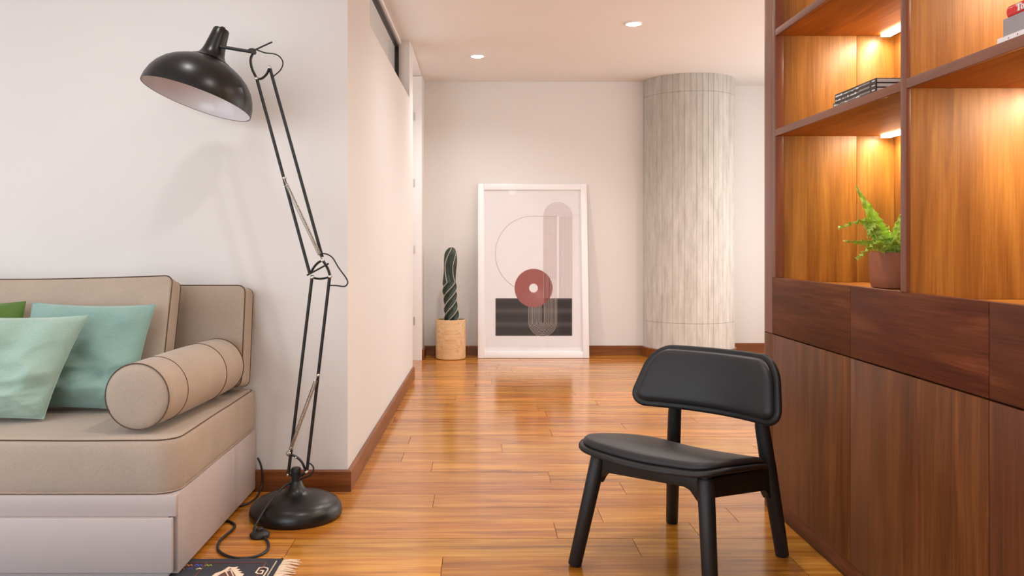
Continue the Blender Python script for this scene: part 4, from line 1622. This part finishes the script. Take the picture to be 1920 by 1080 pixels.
motif('border_line', 'rug_red', lambda q: rug_strip(q, [(-2.25, 2.655), (-0.657, 2.655), (-0.657, 1.40)], 0.006))
motif('border_line', 'rug_red', lambda q: rug_strip(q, [(-0.842, 2.652), (-0.842, 1.40)], 0.005))
gp = [fpl(*p) for p in ((1250, 640), (1300, 575), (1345, 510), (1345, 485), (1300, 470), (1230, 478), (1180, 545), (1215, 562), (1262, 562), (1285, 520), (1245, 518))]
motif('spiral_motif', 'rug_cream', lambda q: rug_strip(q, gp, 0.0042))
leafp = [fpl(*p) for p in ((560, 600), (620, 555), (700, 528), (740, 508), (800, 465), (870, 470), (935, 465), (905, 492), (965, 500), (925, 520), (990, 530), (950, 548), (1015, 562), (990, 600))]
motif('leaf_motif', 'rug_cream', lambda q: prism(q, leafp, 0.0072, 0.0086))
leaf2 = [fpl(*p) for p in ((640, 600), (720, 552), (790, 520), (830, 484), (850, 520), (880, 560), (905, 600))]
motif('leaf_motif', 'rug_red', lambda q: prism(q, leaf2, 0.0072, 0.0090))
motif('leaf_outline', 'rug_cream', lambda q: rug_strip(q, [fpl(*p) for p in ((800, 600), (765, 540), (830, 510), (870, 600))], 0.0035, 0.0072, 0.0093))
for i in range(7):
    matn = ('rug_orange', 'rug_blue', 'rug_olive')[i % 3]
    x0 = -0.885 - 0.0275 * i - 0.002
    x0 = fpl(480 - 0, 500)[0] - 0.030 * i + 0.0
    yy = 2.632
    motif('hook_motif', {0: 'rug_olive', 1: 'rug_blue', 2: 'rug_orange'}[i % 3], lambda q: rug_strip(q, [(x0 - 0.012, yy - 0.006), (x0 - 0.006, yy + 0.005), (x0, yy - 0.006), (x0 + 0.005, yy + 0.005), (x0 + 0.010, yy - 0.004)], 0.004))
for i in range(7):
    x0 = fpl(300, 550)[0] - 0.026 * i + 0.01
    motif('hook_motif', ('rug_cream', 'rug_blue', 'rug_orange')[i % 3], lambda q: rug_strip(q, [(x0 - 0.008, 2.601), (x0, 2.609), (x0 + 0.007, 2.601)], 0.003))
motif('stitch_line', 'rug_cream', lambda q: [box(q, RX - 0.014, RX - 0.010, 1.40 + 0.012 * i, 1.406 + 0.012 * i, 0.0072, 0.0092) for i in range(106)])
fq = NB()
for i in range(240):
    y = 1.36 + (RY - 1.365) * (i + rr_.random() * 0.6) / 240
    ln = rr_.uniform(0.045, 0.068)
    dy = rr_.uniform(-0.016, 0.016)
    tube(fq, [(RX - 0.004, y, 0.004), (RX + ln * 0.5, y + dy * 0.4, 0.006 + rr_.uniform(0, 0.003)), (RX + ln, y + dy, 0.003)], [0.0022, 0.002, 0.0012], 4)
to_obj('fringe', fq, M['rug_cream'], parent=rg, kind='stuff', smooth=60)
part('fringe_binding', M['rug'], rg, lambda q: tube(q, [(RX, 1.36 + (RY - 1.36) * i / 40, 0.005 + 0.001 * math.sin(i * 2.1)) for i in range(41)], 0.005, 6))

# ------------------------------------------------------------------ recessed downlights
LAB = {0: 'small glowing recessed ceiling light at the far left, above the cactus corner',
       1: 'small glowing recessed ceiling light nearer the bookcase, right of the other one'}
for i, (x, y, p) in enumerate(DOWNLIGHTS):
    if i > 1:
        continue
    t = thing('ceiling_light', LAB[i], 'light', (x, y, CEIL - 0.012), 'recessed ceiling lights')
    part('trim_ring', M['white_lacquer'], t, lambda q: lathe(q, [(0.058, 0.0115), (0.058, 0.006), (0.053, 0.003), (0.046, 0.004), (0.043, 0.0115)], (x, y, CEIL - 0.012), seg=32, caps=False))
    part('bulb', M['lamp_on'], t, lambda q: lathe(q, [(0.042, 0.0115), (0.040, 0.003), (0.024, -0.003), (0, -0.005)], (x, y, CEIL - 0.012), seg=24, caps=False), 'glowing round bulb')
